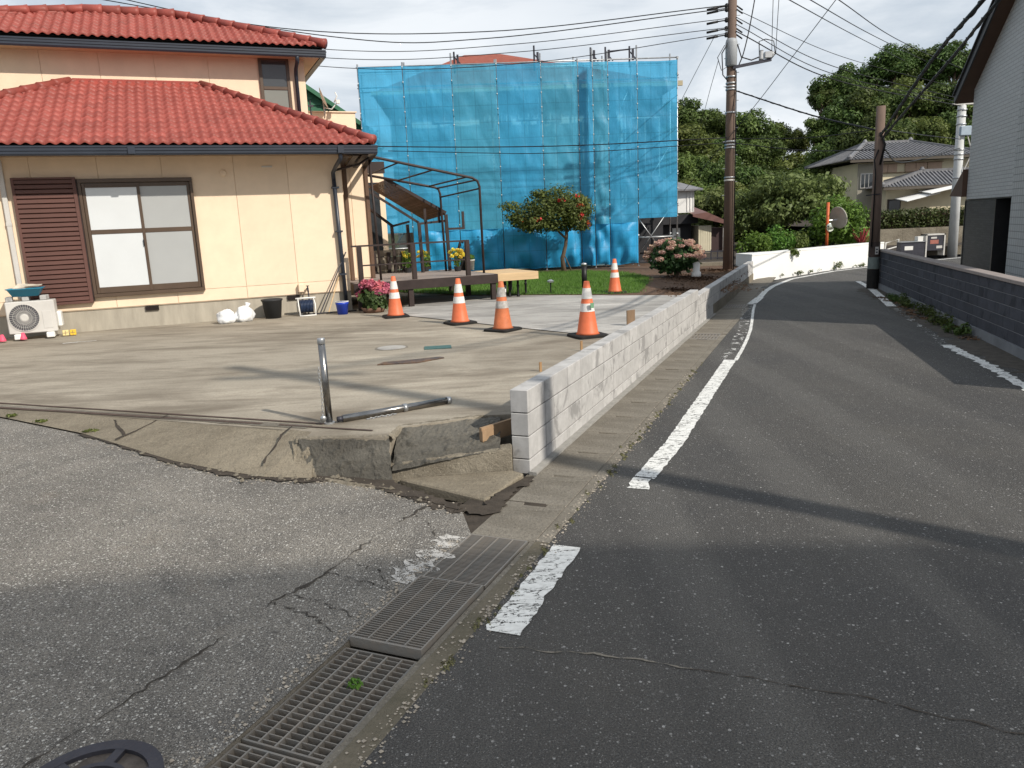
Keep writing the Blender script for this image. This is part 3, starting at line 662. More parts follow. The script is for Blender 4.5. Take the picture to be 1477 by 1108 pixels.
fo = MB(); fo.box(XE + 1.7, x, -.012, .05, -.05, .16); fo.build('shaded_wall_foot', KERBM, bw)  # darker strip along the far wall foot, a cast shadow put into colour
fo = MB(); fo.box(-.02, XE + 1.7, -.055, -.001, -.04, .012); fo.build('mortar_fillet', pm('grey_mortar_fillet', (.28, .27, .25), .9, .15, 14, .5), bw)
# stakes, formwork, boards left by the wall
def local(o): return o
for nm, lab, x, y, h, w, th in (('wooden_stake', 'short wooden stake behind the block wall near its end', .28, 7.25, .09, .022, .022), ('wooden_stake', 'second wooden stake behind the block wall, next to the cone', .78, 8.35, .11, .022, .02), ('wooden_board', 'upright wooden board standing behind the block wall by the tall cone', 1.62, 10.2, .21, .11, .03)):
    m = MB(); m.add([(-w / 2, -th / 2, 0), (w / 2, -th / 2, 0), (w / 2, th / 2, 0), (-w / 2, th / 2, 0), (-w / 2, -th / 2, h), (w / 2, -th / 2, h * 1.03), (w / 2, th / 2, h), (-w / 2, th / 2, h * .98)], [(0, 3, 2, 1), (4, 5, 6, 7), (0, 1, 5, 4), (1, 2, 6, 5), (2, 3, 7, 6), (3, 0, 4, 7)])
    tag(m.build(nm, m_stake() if w < .1 else OLDW, loc=(x, y, .31), rotz=.25), lab, 'stake' if 'stake' in nm else 'board')
m = MB(); m.box(-.012, .012, -.2, .2, 0, .115); m.box(.013, .024, -.205, -.165, .02, .095)
o = m.build('formwork_board', pm('plywood_formwork', (.30, .2, .12), .8, .25, 7, .3), loc=(-.10, 5.36, .2), rotz=-ga - .35); tag(o, 'plywood formwork board wedged against the end of the block wall', 'board')
# ------------------------------------------------------------------ the cream house (local: x along its front, y into the house, z above the road)
HB, HA = Vector((-2.83, 13.98, 0)), R(22.6)
HM = Matrix.Translation(HB) @ Matrix.Rotation(HA, 4, 'Z')
def hw(u, v, z=0): return tuple(HM @ Vector((u, v, z)))
H = thing('house', 'cream sided two storey house with red tiled hip roofs and navy gutters', 'house', HB, HA)
Bx = lambda *a: MB().box(*a)
Bx(-9, 0, .03, 7, .2, .655).build('foundation', FOUND, H)
c_ = MB(); c_.box(-9, -.012, .012, 6.9, .65, 3.15); c_.box(-9, -.1, 2.335, 6.9, 3.1, 5.3); c_.box(-.5, .585, .915, 3.4, .5, 3.05); c_.build('wall_core', CREAM, H)
def panels(us, z0, z1, v, zsplit=None, flip=False):
    for a, b in zip(us[:-1], us[1:]):
        for q0, q1 in (((z0, zsplit), (zsplit, z1)) if zsplit else ((z0, z1),)):
            Bx(a + .0025, b - .0025, v, v + .014, q0 + .0025, q1 - .0025).build('siding_panel', CREAM, H, bevel=.003)
panels([0, -.92, -1.78, -2.88, -3.8, -4.72, -5.64, -6.56, -7.5, -9][::-1], .66, 3.02, -.002, .86)
panels([-.09, -.95, -1.87, -2.79, -3.7, -4.62, -5.54, -6.5, -7.5, -9][::-1], 3.9, 5.12, 2.32)
panels([.6, .3, 0], .82, 3.0, .9) if False else panels([0, .33, .6], .82, 3.02, .9)
panels([0, .8, 1.63], .35, 2.95, 3.5)
Bx(-.5, 1.66, 3.49, 3.56, 2.95, 3.2).build('dark_fascia', DKBR, H)
Bx(-.5, 1.62, 3.52, 6.5, .3, 2.95).build('rear_wall', CREAM, H)
Bx(-.08, 1.1, 3.5, 6.2, 3.2, 4.23).build('balcony_wall', CREAM, H, bevel=.004); Bx(-.1, 1.13, 3.47, 6.23, 4.231, 4.255).build('balcony_coping', CREAM, H); Bx(.5, .68, 3.49, 3.5, 4.0, 4.12).build('balcony_vent', CREAM, H)
Bx(1.15, 1.5, 3.485, 3.5, .9, 2.75).build('rear_window', GLASSD, H)
for u, v in ((.17, .6), (.63, .9)): Bx(u - .035, u + .035, v - .04, v + .04, .8, 3.0).build('corner_post', pm('brown_post', (.12, .07, .045), .6, .15, 5), H, bevel=.006)
# main window
W = MB(); fr = lambda a, b, c, d, y0=-.055, y1=.0: Bx(a, b, y0, y1, c, d)
w_ = MB(); w_.box(-4.10, -2.445, -.075, -.003, 2.62, 2.68); w_.box(-4.10, -2.445, -.085, -.003, .845, .90); w_.box(-4.10, -4.055, -.07, -.003, .90, 2.62); w_.box(-2.49, -2.445, -.07, -.003, .90, 2.62)
WIN = w_.build('window', BRZ, H, bevel=.004)
for a, b, y, g1 in ((-4.05, -3.235, -.060, FROST), (-3.285, -2.495, -.036, FROST2)):
    s_ = MB(); s_.box(a, a + .045, y, y + .022, .905, 2.615); s_.box(b - .045, b, y, y + .022, .905, 2.615); s_.box(a + .045, b - .045, y + .001, y + .021, .905, 1.0); s_.box(a + .045, b - .045, y + .001, y + .021, 2.555, 2.615); s_.box(a + .045, b - .045, y + .001, y + .021, 1.83, 1.9)
    s_.build('sash', BRZ, WIN, bevel=.003)
    for z0, z1 in ((1.0, 1.83), (1.9, 2.555)): Bx(a + .045, b - .045, y + .009, y + .014, z0, z1).build('pane', g1, WIN)
v_ = MB(); v_.box(-4.0, -3.28, -.068, -.0605, 2.545, 2.6)
for q in range(26): v_.box(-3.985 + q * .027, -3.975 + q * .027, -.073, -.068, 2.555, 2.59)
v_.build('vent_strip', BRZ, WIN)
Bx(-3.285, -3.27, -.075, -.06, 1.62, 1.72).build('latch', BLKM, WIN)
# storm shutter box with its slats
s_ = MB(); s_.box(-4.98, -4.94, -.09, -.003, .77, 2.71); s_.box(-4.17, -4.12, -.09, -.003, .77, 2.71); s_.box(-4.94, -4.17, -.09, -.003, 2.68, 2.71); s_.box(-4.94, -4.17, -.09, -.003, .77, .81); s_.box(-4.94, -4.17, -.03, -.004, .81, 2.68)
SH = s_.build('shutter_box', BRN, H, bevel=.004); sl = None
for i in range(26):
    if sl is None:
        m = MB(); m.add([(-.385, -.012, 0), (.385, -.012, 0), (.385, -.047, .012), (-.385, -.047, .012), (-.385, -.045, .062), (.385, -.045, .062), (.385, -.01, .0715), (-.385, -.01, .0715)], [(0, 1, 2, 3), (3, 2, 5, 4), (4, 5, 6, 7)]); o = m.build('slat', BRN, SH); sl = o.data
    else: o = link('slat', sl, SH)
    o.location = (-4.555, -.035, .811 + i * .0719)
Bx(-4.12, -4.10, -.06, -.003, .80, 2.68).build('jamb', DKBR, H)
# upstairs window
w_ = MB(); w_.box(-.96, -.90, 2.27, 2.319, 3.9, 5.06); w_.box(-.45, -.39, 2.27, 2.319, 3.9, 5.06); w_.box(-.90, -.45, 2.27, 2.319, 5.0, 5.06); w_.box(-.90, -.45, 2.275, 2.319, 4.46, 4.52)
WIN2 = w_.build('window', BRZ, H, bevel=.004); Bx(-.90, -.45, 2.29, 2.3, 4.52, 5.0).build('pane', m_glass('upstairs_glass', (.06, .065, .07), .05), WIN2); Bx(-.90, -.45, 2.29, 2.3, 3.9, 4.46).build('pane', pm('upstairs_frosted', (.2, .21, .19), .25, .05, 3, 0, spec=.5), WIN2)
# vents, pipe cover
for u in (-3.29, -1.02):
    f = Bx(u - .1, u + .1, -.004, .03, .575, .652).build('foundation_vent', BLKM, H); sl2 = MB()
    for q in range(5): sl2.box(u - .1, u + .1, -.012, -.004, .58 + q * .015, .586 + q * .015)
    sl2.build('grille', DKBR, f)
Bx(-1.33, -1.16, -.02, -.002, 2.825, 2.85).build('wall_vent', PALEM, H)
m = MB(); m.lathe([(.055, 0), (.055, .02), (.04, .03)], 16); o = m.build('wall_cap', CREAM, H, loc=(-1.95, -.002, 2.74)); o.rotation_euler.x = R(90)
m = MB(); m.box(-5.13, -5.06, -.06, -.003, .9, 2.98); m.box(-5.135, -5.055, -.065, -.003, 2.0, 2.06); m.build('pipe_cover', PALEM, H, bevel=.008)
# eaves: soffit, gutters, downpipes
SOF = pm('pale_soffit', (.5, .38, .26), .85, .05, 3, .1)
m = MB(); m.box(-7.3, .42, -.6, .9, 3.03, 3.06); m.box(-.5, .6, .9, 3.4, 3.06, 3.09); m.build('soffit', SOF, H)
m = MB(); m.box(-9.5, .17, 1.97, 2.6, 5.03, 5.06); m.box(-.3, .17, 2.6, 6.6, 5.03, 5.06); m.build('soffit', SOF, H)
def gutter(p, q, out, z, s=1.):
    p = Vector((*p, z)); q = Vector((*q, z)); o = Vector((*out, 0)); m = MB(); pr = [(-.02, .13), (.0, .13), (.0, .02), (.05, .0), (.085, .0), (.10, .025), (.10, .06), (.112, .065), (.112, .105), (.122, .11), (.122, .135), (.108, .135), (.1, .07), (.02, .03)]
    vs = [e + o * a * s + Vector((0, 0, b * s)) for e in (p, q) for a, b in pr]; n = len(pr)
    m.add(vs, [(i, (i + 1) % n, n + (i + 1) % n, n + i) for i in range(n)] + [tuple(range(n)), tuple(range(2 * n - 1, n - 1, -1))]); return m
g0 = gutter((-7.3, -.62), (.50, -.62), (0, -1), 2.97).build('gutter', NAVY, H)
gutter((.42, -.6), (.42, 3.4), (1, 0), 2.97).build('gutter', NAVY, H)
g1_ = gutter((-9.5, 1.97), (.27, 1.97), (0, -1), 5.0).build('gutter', NAVY, H); gutter((.18, 1.97), (.18, 6.5), (1, 0), 5.0).build('gutter', NAVY, H)
m = MB(); m.box(-7.3, .42, -.62, -.6, 3.0, 3.16); m.box(.405, .425, -.6, 3.4, 3.0, 3.16); m.build('fascia', BLKM, H)
m = MB(); m.box(-9.5, .18, 1.955, 1.975, 5.05, 5.2); m.box(.165, .185, 1.97, 6.5, 5.05, 5.2); m.build('fascia', BLKM, H)
for u in (-3.25, -.12):
    Bx(u - .05, u + .05, -.752, -.735, 2.985, 3.1).build('gutter_clip', NAVY, H)
m = MB(); m.tube([(-.12, -.68, 3.0), (-.12, -.66, 2.9), (-.15, -.35, 2.8), (-.16, -.1, 2.72), (-.155, -.07, 2.6)], .035, 10); m.tube([(-.155, -.07, 2.7), (-.12, -.07, .42)], .036, 12); m.build('downpipe', NAVY, H, True)
m = MB()
for z in (2.45, 1.7, .95): m.box(-.2, -.08, -.112, -.0, z, z + .03)
m.build('pipe_bracket', NAVY, H)
m = MB(); m.tube([(-.27, 1.9, 5.02), (-.27, 1.97, 4.92), (-.27, 2.2, 4.85), (-.27, 2.26, 4.75), (-.27, 2.26, 3.6)], .036, 10); m.build('downpipe', NAVY, H, True)
# tiles
def tile_shape(w=.30, l=.30):
    xs = np.linspace(0, w, 13); vs = []
    for y, dz in ((0, -.012), (0, .036), (l, .004)):
        for x in xs: vs.append((x, y - (.004 if dz < 0 else 0), dz + .02 * (1 - math.cos(2 * math.pi * (x / w * 2 - .12))) * (1 if dz > -.01 else .9)))
    fs = [(j * 13 + i, j * 13 + i + 1, (j + 1) * 13 + i + 1, (j + 1) * 13 + i) for j in range(2) for i in range(12)]
    return vs, fs
TV, TF = tile_shape()
def roof_face(parent, o, ux, uy, wid, dep, left, right, tile_mat, as_parts, lim=300, under=True):
    """o: eave corner, ux along the eave, uy up the slope (unit); left/right(t): limits along the eave at height t"""
    nz = ux.cross(uy).normalized(); rot = Matrix((ux, uy, nz)).transposed()
    u_ = MB(); q = [o + ux * left(0) - nz * .02, o + ux * right(0) - nz * .02, o + ux * right(dep) + uy * dep - nz * .02, o + ux * left(dep) + uy * dep - nz * .02]; u_.ngon(q); u_.build('roof_deck', BLKM, parent)
    cnt = 0; big = MB(); row = 0; t = 0
    while t < dep:
        n = int(wid / .30) + 2
        for i in range(-1, n):
            x = i * .30 + (.15 if False else 0)
            tm = t + .15
            if x + .30 < left(tm) + .02 or x > right(tm) - .02: continue
            p = o + ux * x + uy * t
            xl, xr = left(tm), right(tm)
            if as_parts and cnt < lim and x >= xl - .01 and x + .3 <= xr + .01:
                global TILE
                if TILE is None: m = MB(); m.add(TV, TF); ob = m.build('roof_tile', tile_mat, parent, True); TILE = ob.data
                else: ob = link('roof_tile', TILE, parent)
                e = Matrix.Rotation(rnd.uniform(-.008, .008), 3, 'Z')
                ob.matrix_local = Matrix.Translation(p + nz * rnd.uniform(-.003, .003)) @ (rot @ e).to_4x4(); cnt += 1
            else:
                vs = []
                for a, b, c in TV:
                    xx = min(max(x + a, left(t + b)), right(t + b)); vs.append(o + ux * xx + uy * (t + b) + nz * c)
                big.add(vs, TF)
        t += .25
    if big.f:
        ob = big.build('roof_tiles', tile_mat, parent, True); stuff(ob)
TILE = None
def ridge(parent, a, b, mat, r=.075, step=.30):
    a = Vector(a); b = Vector(b); n = max(1, int((b - a).length / step)); d = (b - a) / n
    for i in range(n):
        p = a + d * i; m = MB(); m.tube([p - d * .08, p + d * .15, p + d * 1.02], [r * 1.14, r, r * .9], 10); m.build('ridge_tile', mat, parent, True)
RF = MB(); RF.ngon([(-7.1, -.6, 3.1), (.4, -.6, 3.1), (-2.05, 2.33, 4.42), (-4.2, 2.33, 4.42)]); LR = RF.build('roof', BLKM, H)
sl_ = math.atan(.45); cu, su = math.cos(sl_), math.sin(sl_)
o = Vector((-7.25, -.72, 3.13)); D = 3.05 / cu
roof_face(LR, o, Vector((1, 0, 0)), Vector((0, cu, su)), 7.7, D, lambda t: t * (3.05 / D), lambda t: 7.7 - t * (2.5 / D), REDT, True)
m = MB(); m.ngon([(.44, -.7, 3.15), (.44, 3.4, 3.15), (-2.05, 3.4, 4.5), (-2.05, 2.33, 4.5)]); m.build('roof_side', REDM, LR)
ridge(LR, (.43, -.72, 3.2), (-2.03, 2.30, 4.53), REDT); ridge(LR, (-7.2, -.7, 3.2), (-4.2, 2.3, 4.53), REDT)
m = MB(); m.add([(-4.28, 2.17, 4.43), (-1.95, 2.17, 4.43), (-2.0, 2.24, 4.52), (-4.23, 2.24, 4.52), (-2.06, 2.318, 4.54), (-4.16, 2.318, 4.54), (-4.16, 2.318, 4.58), (-2.06, 2.318, 4.58)], [(0, 1, 2, 3), (3, 2, 4, 5), (5, 4, 7, 6)])
m.bar((-1.97, 2.22, 4.52), (-1.35, 2.26, 4.30), .11, .05); m.bar((-4.26, 2.22, 4.52), (-4.9, 2.26, 4.28), .11, .05); m.build('flashing', REDM, LR)
UR = MB(); UR.ngon([(-9.3, 1.97, 5.17), (.2, 1.97, 5.17), (-2.33, 3.55, 5.98), (-3.92, 3.55, 5.98)]); UR = UR.build('roof', BLKM, H)
o = Vector((-9.2, 1.87, 5.2)); D = 1.73 / cu
roof_face(UR, o, Vector((1, 0, 0)), Vector((0, cu, su)), 9.47, D, lambda t: t * (5.3 / D), lambda t: 9.47 - t * (2.6 / D), REDT, False)
m = MB(); m.ngon([(.25, 1.9, 5.2), (.25, 6.6, 5.2), (-2.33, 3.56, 6.05)]); m.ngon([(.25, 6.6, 5.2), (-9.2, 6.6, 5.2), (-3.92, 3.56, 6.05), (-2.33, 3.56, 6.05)]); m.build('roof_side', REDM, UR)
ridge(UR, (.26, 1.89, 5.26), (-2.33, 3.56, 6.05), REDT, .085); ridge(UR, (-2.33, 3.53, 6.03), (-3.92, 3.53, 6.03), REDT, .1); ridge(UR, (-3.92, 3.53, 6.03), (-9.2, 1.85, 5.2), REDT, .085)

# satellite dish and aerial on the balcony wall
t = thing('satellite_dish', 'white satellite dish on the cream balcony wall beside the upstairs downpipe', 'satellite dish', hw(.42, 3.42, 4.1), HA)
m = MB(); m.lathe([(.001, 0), (.12, .012), (.22, .045), (.225, .05), (.12, .018), (.001, .006)], 24, cap=False); o = m.build('dish', WHT, t, True, loc=(-.05, -.12, .38)); o.rotation_euler = (R(70), R(0), R(78))
m = MB(); m.tube([(0, .0, 0), (0, -.08, .1), (-.02, -.1, .36)], .018); m.build('mount', GALV, t, True)
m = MB(); m.tube([(0, -.1, .2), (.14, -.16, .16), (.26, -.24, .30)], .012); m.tube([(.2, -.16, .3), (.26, -.22, .42), (.23, -.2, .5)], .014); m.build('feed_arm', WHT, t, True); m = MB(); m.box(.23, .3, -.27, -.19, .27, .34); m.build('receiver', WHT, t)
m = MB(); m.tube([(-.28, -.02, -.12), (-.28, -.02, .35)], .015); m.box(-.31, -.25, -.06, .0, -.1, .05); m.box(-.33, -.22, -.05, -.01, .22, .26); m.build('junction_box', IRON, t)
# neighbour with the green roof behind
t = thing('green_roof_house', 'house behind with a green ribbed metal gable roof', 'house', hw(1.2, 12, 0), HA)
m = MB(); m.box(-3, 1.6, 0, 4, 0, 4.7); m.build('wall', BEIGE, t); GRN = pm('green_metal_roof', (.03, .12, .065), .5, .1, 4, .05)
m = MB(); m.add([(-3, -.6, 6.9), (-1.2, -.6, 6.9), (1.9, -.6, 4.9), (1.6, -.6, 4.6), (-3, -.6, 4.6)], [(0, 1, 2, 3, 4)]); 
for q in range(13): m.box(-3, 1.7 - max(0, q - 1) * .27, -.64, -.6, 4.75 + q * .165, 4.83 + q * .165)
m.build('green_cladding', GRN, t); m = MB(); m.bar((-3, -.62, 6.98), (-1.1, -.62, 6.98), .1); m.bar((-1.2, -.6, 7.0), (2.0, -.6, 4.85), .5, .12); m.bar((-1.2, 2, 7.0), (2.0, 2, 4.85), 4.5, .06); m.build('roof', GRN, t)

# ------------------------------------------------------------------ along the house wall
def ht(name, label, cat, u, v, z, group=None, rz=0): return thing(name, label, cat, hw(u, v, z), HA + rz, group)
t = ht('air_conditioner', 'pale grey outdoor air conditioner unit under the brown shutter', 'air conditioner', -4.93, -.4, .33)
m = MB(); m.box(-.32, .32, -.14, .14, .08, .56); m.build('casing', PALEM, t, bevel=.012)
m = MB(); m.lathe([(.195, 0), (.205, .0), (.205, .012), (.195, .012)], 40, cap=False); o = m.build('grille_ring', PALEM, t, loc=(-.09, -.142, .32)); o.rotation_euler.x = R(90)
m = MB(); m.lathe([(.2, 0), (.001, 0)], 40, cap=False); o = m.build('fan_opening', IRON, t, loc=(-.09, -.143, .32)); o.rotation_euler.x = R(90)
m = MB()
for k in range(36):
    a = k * math.pi / 18; m.bar((.055 * math.cos(a), .055 * math.sin(a), .006), (.197 * math.cos(a + .15), .197 * math.sin(a + .15), .006), .005)
for r_ in (.1, .15): m.tube([(r_ * math.cos(q * .2618), r_ * math.sin(q * .2618), .008) for q in range(25)], .002, 4, False)
o = m.build('fan_grille', PALEM, t, loc=(-.09, -.144, .32)); o.rotation_euler.x = R(90)
m = MB(); m.lathe([(.055, 0), (.055, .014), (.04, .018)], 24); o = m.build('hub_cap', PALEM, t, loc=(-.09, -.144, .32)); o.rotation_euler.x = R(90)
m = MB(); m.box(.145, .265, -.146, -.14, .14, .40); m.build('service_panel', PALEM, t, bevel=.003); m = MB(); m.box(.32, .385, -.1, .1, .14, .38); m.build('valve_cover', WHT, t, bevel=.02)
for x in (-.2, .22): m = MB(); m.prism([(x - .055, -.2), (x + .055, -.2), (x + .045, .2), (x - .045, .2)], 0, .08); m.build('foot', WHT, t, bevel=.01)
for k, (u, lab) in enumerate(((-5.2, 'small grey concrete block under the left end of the blue basin'), (-4.98, 'middle small concrete block under the blue basin'), (-4.74, 'small concrete block under the right end of the blue basin'))):
    tag(MB().box(-.045, .045, -.1, .1, 0, .07).build('concrete_block', BLOCK, None, bevel=.008, loc=hw(u, -.4, .892), rotz=HA + (.1 - .08 * k)), lab, 'block')
t = ht('basin', 'teal blue plastic basin of papers resting on top of the air conditioner', 'basin', -4.97, -.4, .962)
BAS = pm('teal_plastic', (.015, .21, .34), .4, .08, 4, .03, spec=.5)
m = MB()
def rrect(a, b, z, r=.04, n=4): return [(sx * (a - r) + r * math.cos(t0 + k * math.pi / 2 / n), sy * (b - r) + r * math.sin(t0 + k * math.pi / 2 / n), z) for sx, sy, t0 in ((1, 1, 0), (-1, 1, math.pi / 2), (-1, -1, math.pi), (1, -1, 1.5 * math.pi)) for k in range(n + 1)]
def loft(m, rings, cap0=True, cap1=False):
    n = len(rings[0]); vs = [p for r_ in rings for p in r_]
    fs = [(i * n + k, i * n + (k + 1) % n, (i + 1) * n + (k + 1) % n, (i + 1) * n + k) for i in range(len(rings) - 1) for k in range(n)]
    if cap0: fs.append(tuple(reversed(range(n))))
    if cap1: fs.append(tuple(range((len(rings) - 1) * n, len(rings) * n)))
    m.add(vs, fs)
loft(m, [rrect(.17, .11, 0), rrect(.225, .15, .105), rrect(.245, .165, .11), rrect(.245, .165, .12), rrect(.22, .148, .118), rrect(.165, .105, .01)], True, True); m.build('tub', BAS, t, True)
m = MB(); m.box(-.12, .02, -.1, .1, .10, .125); m.add([(-.15, -.1, .12), (.2, -.12, .14), (.2, .1, .155), (-.1, .1, .19)], [(0, 1, 2, 3)]); m.add([(.0, -.1, .145), (.23, -.1, .15), (.22, .1, .16), (.02, .1, .165)], [(0, 1, 2, 3)]); m.build('papers', pm('old_papers', (.55, .5, .42), .8, .3, 9), t)
PK = pm('pink_plastic', (.72, .1, .17), .5, .06, 4)
for u, v, lab in ((-5.33, -.62, 'small pink marker cone at the photo edge by the air conditioner'), (-5.07, -.58, 'small pink marker cone between the white feet of the air conditioner')):
    m = MB(); m.lathe([(.05, 0), (.046, .02), (.02, .1), (.001, .105)], 16); tag(m.build('marker_cone', PK, None, True, loc=hw(u, v, .33)), lab, 'cone')
YEL = pm('yellow_reflector', (.75, .5, .06), .35, .1, 8)
for u, c, lab in ((-4.53, pm('pale_yellow_reflector', (.75, .62, .3), .4, .15, 30), 'pale yellow square reflector block beside the air conditioner'), (-4.43, YEL, 'brighter yellow square reflector block along the foundation')):
    t = ht('reflector_block', lab, 'reflector', u, -.42, .32); Bx(-.042, .042, -.03, .03, 0, .085).build('body', c, t, bevel=.006); m = MB()
    m.box(-.03, .03, -.033, -.03, .04, .046); m.box(-.003, .003, -.034, -.031, .012, .075); m.build('cross_mark', OLDW, t)
# bags, bucket, hose, pail
def blob(rx, ry, rz, seed, amp=.22, n=20):
    m = MB(); vs = []
    for j in range(n + 1):
        th = math.pi * j / n
        for i in range(2 * n):
            ph = math.pi * i / n; d = Vector((math.sin(th) * math.cos(ph), math.sin(th) * math.sin(ph), math.cos(th)))
            k = 1 + amp * mn.noise(d * 1.6 + Vector((seed, 0, 0))) + amp * .8 * abs(mn.noise(d * 6 + Vector((0, seed, 0)))); z = max(-.75, d.z * k); vs.append((d.x * rx * k, d.y * ry * k, (z + .75) * rz))
    m.add(vs, [(j * 2 * n + i, j * 2 * n + (i + 1) % (2 * n), (j + 1) * 2 * n + (i + 1) % (2 * n), (j + 1) * 2 * n + i) for j in range(n) for i in range(2 * n)]); return m
BAG = pm('white_bag_plastic', (.75, .76, .77), .3, .05, 8, .35, 14, spec=.5)
t = ht('rubbish_bag', 'low round white plastic bag of rubbish on the yard by the wall', 'bag', -2.2, -.5, .31); blob(.15, .13, .125, 3).build('sack', BAG, t, True)
t = ht('rubbish_bag', 'white plastic rubbish bag with a tied upright neck, beside the bucket', 'bag', -1.9, -.45, .31, rz=.5); blob(.15, .12, .14, 8, .3).build('sack', BAG, t, True); m = MB(); m.tube([(.04, 0, .17), (.07, .0, .25), (.09, .0, .30)], [.06, .025, .05], 9); m.build('neck', BAG, t, True)
t = ht('planter_bucket', 'black plastic planter bucket against the house foundation', 'bucket', -1.42, -.28, .31)
DK = pm('charcoal_plastic', (.028, .029, .031), .55, .1, 5, .05)
m = MB(); m.lathe([(.13, 0), (.165, .29), (.18, .3), (.18, .325), (.16, .325), (.15, .28), (.12, .2), (.001, .2)], 28); m.build('tub', DK, t, True)
t = ht('hose_reel', 'white framed garden hose reel with dark blue hose below the tap', 'hose reel', -.86, -.3, .31)
m = MB()
for k in range(9):
    x = -.1 + k * .025; m.tube([(x + .004 * math.sin(a * .2618 * 3), .105 * math.cos(a * .2618), .16 + .105 * math.sin(a * .2618)) for a in range(25)], .012, 6, False)
m.build('hose', pm('navy_hose', (.02, .035, .075), .4, .2, 20), t, True); m = MB()
for s in (-1, 1): m.tube([(s * .13, -.15, 0), (s * .14, -.1, .2), (s * .13, 0, .3), (s * .14, .1, .2), (s * .13, .15, 0)], .011)
m.tube([(-.14, -.15, .01), (.14, -.15, .01)], .012); m.tube([(-.17, 0, .3), (.17, 0, .3)], .014); m.tube([(-.14, .15, .01), (.14, .15, .01)], .012); m.build('frame', WHT, t, True)
t = ht('wall_tap', 'outdoor tap and cream box low on the house wall above the hose reel', 'tap', -.84, -.02, .7); Bx(-.09, .0, -.08, .018, .0, .14).build('box', CREAM, t, bevel=.008); m = MB(); m.tube([(.06, 0, .05), (.06, -.1, .06), (.06, -.12, .0)], .016); m.tube([(.06, -.1, .06), (.06, -.1, .1)], .012); m.lathe([(.03, .1), (.03, .11)], 10, (.06, -.1, 0)); m.tube([(.06, -.12, .0), (.07, -.12, -.2), (.02, -.2, -.36)], .012); m.build('tap', IRON, t, True)
t = ht('pail', 'small bright blue pail at the corner of the house', 'pail', -.3, -.62, .31)
PB = pm('bright_blue_plastic', (.015, .05, .42), .4, .06, 5, .03, spec=.5); m = MB(); m.lathe([(.085, 0), (.105, .17), (.112, .175), (.112, .21), (.1, .21), (.085, .05), (.001, .04)], 24); m.build('tub', PB, t, True); m = MB(); m.lathe([(.114, .212), (.118, .218), (.114, .225), (.1, .222)], 24, cap=False); m.build('rim', WHT, t, True)
for k, (a, b, lab) in enumerate((((-.62, -.25, .33), (-.05, -.06, 1.35), 'thin grey pole leaning on the house corner'), ((-.48, -.28, .33), (-.2, -.05, .95), 'short pale stick leaning on the house corner'))):
    p0 = Vector(hw(*a)); m = MB(); m.tube([(0, 0, 0), Vector(hw(*b)) - p0], .011); tag(m.build('leaning_pole', (IRON, WOOD)[k], loc=p0), lab, 'pole')
m = MB(); m.tube([(-.3, .1, 0), (-.1, -.05, .0), (.2, -.02, 0), (.35, -.12, 0), (.6, -.05, 0)], .012, 6); tag(m.build('loose_hose', IRON, None, True, loc=hw(-.6, -.25, .325), rotz=HA), 'length of hose lying along the house foundation', 'hose')

# ------------------------------------------------------------------ plants by the house
def petals(name, r, n, size, mat, seed): return leaves(name, [(0, 0, 0, r, r, r * .75)], n, size, mat, seed, .8, .8, .2)
t = ht('hydrangea', 'deep pink hydrangea in a low brown pot at the house corner', 'hydrangea', .22, -.72, .31)
m = MB(); m.lathe([(.17, 0), (.22, .09), (.2, .09), (.17, .06), (.001, .06)], 20); m.build('pot', pm('brown_pot', (.16, .09, .06), .8, .2, 8), t, True)
link('leaves', leaves('leaves', [(0, 0, .26, .26, .26, .18), (.05, -.08, .16, .2, .2, .12)], 420, .085, LEAF_H, 1, .3, .7), t)
fm = petals('flower_head', .07, 110, .034, FL_PINK, 2)
for k in range(26):
    a = rnd.uniform(0, 6.28); rr = .28 * math.sqrt(rnd.random()); o = link('flower_head', fm, t, 0, (rr * math.cos(a), rr * math.sin(a) * .9, .47 - .8 * rr * rr * 2.2 + rnd.uniform(-.06, .07)), a); o.scale = [rnd.uniform(.8, 1.2)] * 3
m = MB()
for k in range(9): m.tube([(0, 0, .05), (rnd.uniform(-.2, .2), rnd.uniform(-.2, .2), .4)], .007, 5)
m.build('stem', OLDW, t)
# ------------------------------------------------------------------ deck
t = DK_ = ht('wooden_deck', 'dark framed raised deck with grey boards beside the cream house', 'deck', 0, 0, .31)
zb = .49
bd = None
for i in range(17):
    v = -.33 + i * .15
    m = MB(); m.box(.02 if v < .85 else .7, 2.68, v, v + .144, zb - .03, zb); m.build('deck_board', DECKB, t, bevel=.004)
m = MB(); m.box(-.02, 2.72, -.375, -.335, zb - .17, zb - .002); m.box(2.685, 2.725, -.335, 2.2, zb - .17, zb - .002); m.box(-.02, 2.7, 2.2, 2.24, zb - .17, zb - .002); m.build('fascia', DKBR, t, bevel=.004)
lg = None
for u, v in ((1.02, -.3), (2.64, -.3), (2.6, 1.0), (2.6, 2.1), (1.0, 1.0), (1.2, 2.1), (.1, -.28)): Bx(u - .045, u + .045, v - .045, v + .045, -.02, zb - .17).build('leg', DKBR, t)
for u in (.14, 1.12, 2.16):
    m = MB(); m.box(u - .04, u + .04, -.325, -.245, zb, zb + .63); m.build('railing_post', DKBR, t, bevel=.004)
m = MB(); m.box(.0, 2.2, -.315, -.255, zb + .63, zb + .66); m.build('top_rail', DKBR, t); m = MB(); m.box(.18, 2.13, -.296, -.276, zb + .29, zb + .315); m.build('middle_rail', DKBR, t)
t = ht('deck_extension', 'new pale wood platform joined to the end of the dark deck', 'deck', 2.74, -.3, .31)
for i in range(9): Bx(.0, .83, .02 + i * .15, .164 + i * .15, .455, .485).build('deck_board', WOOD, t, bevel=.003)
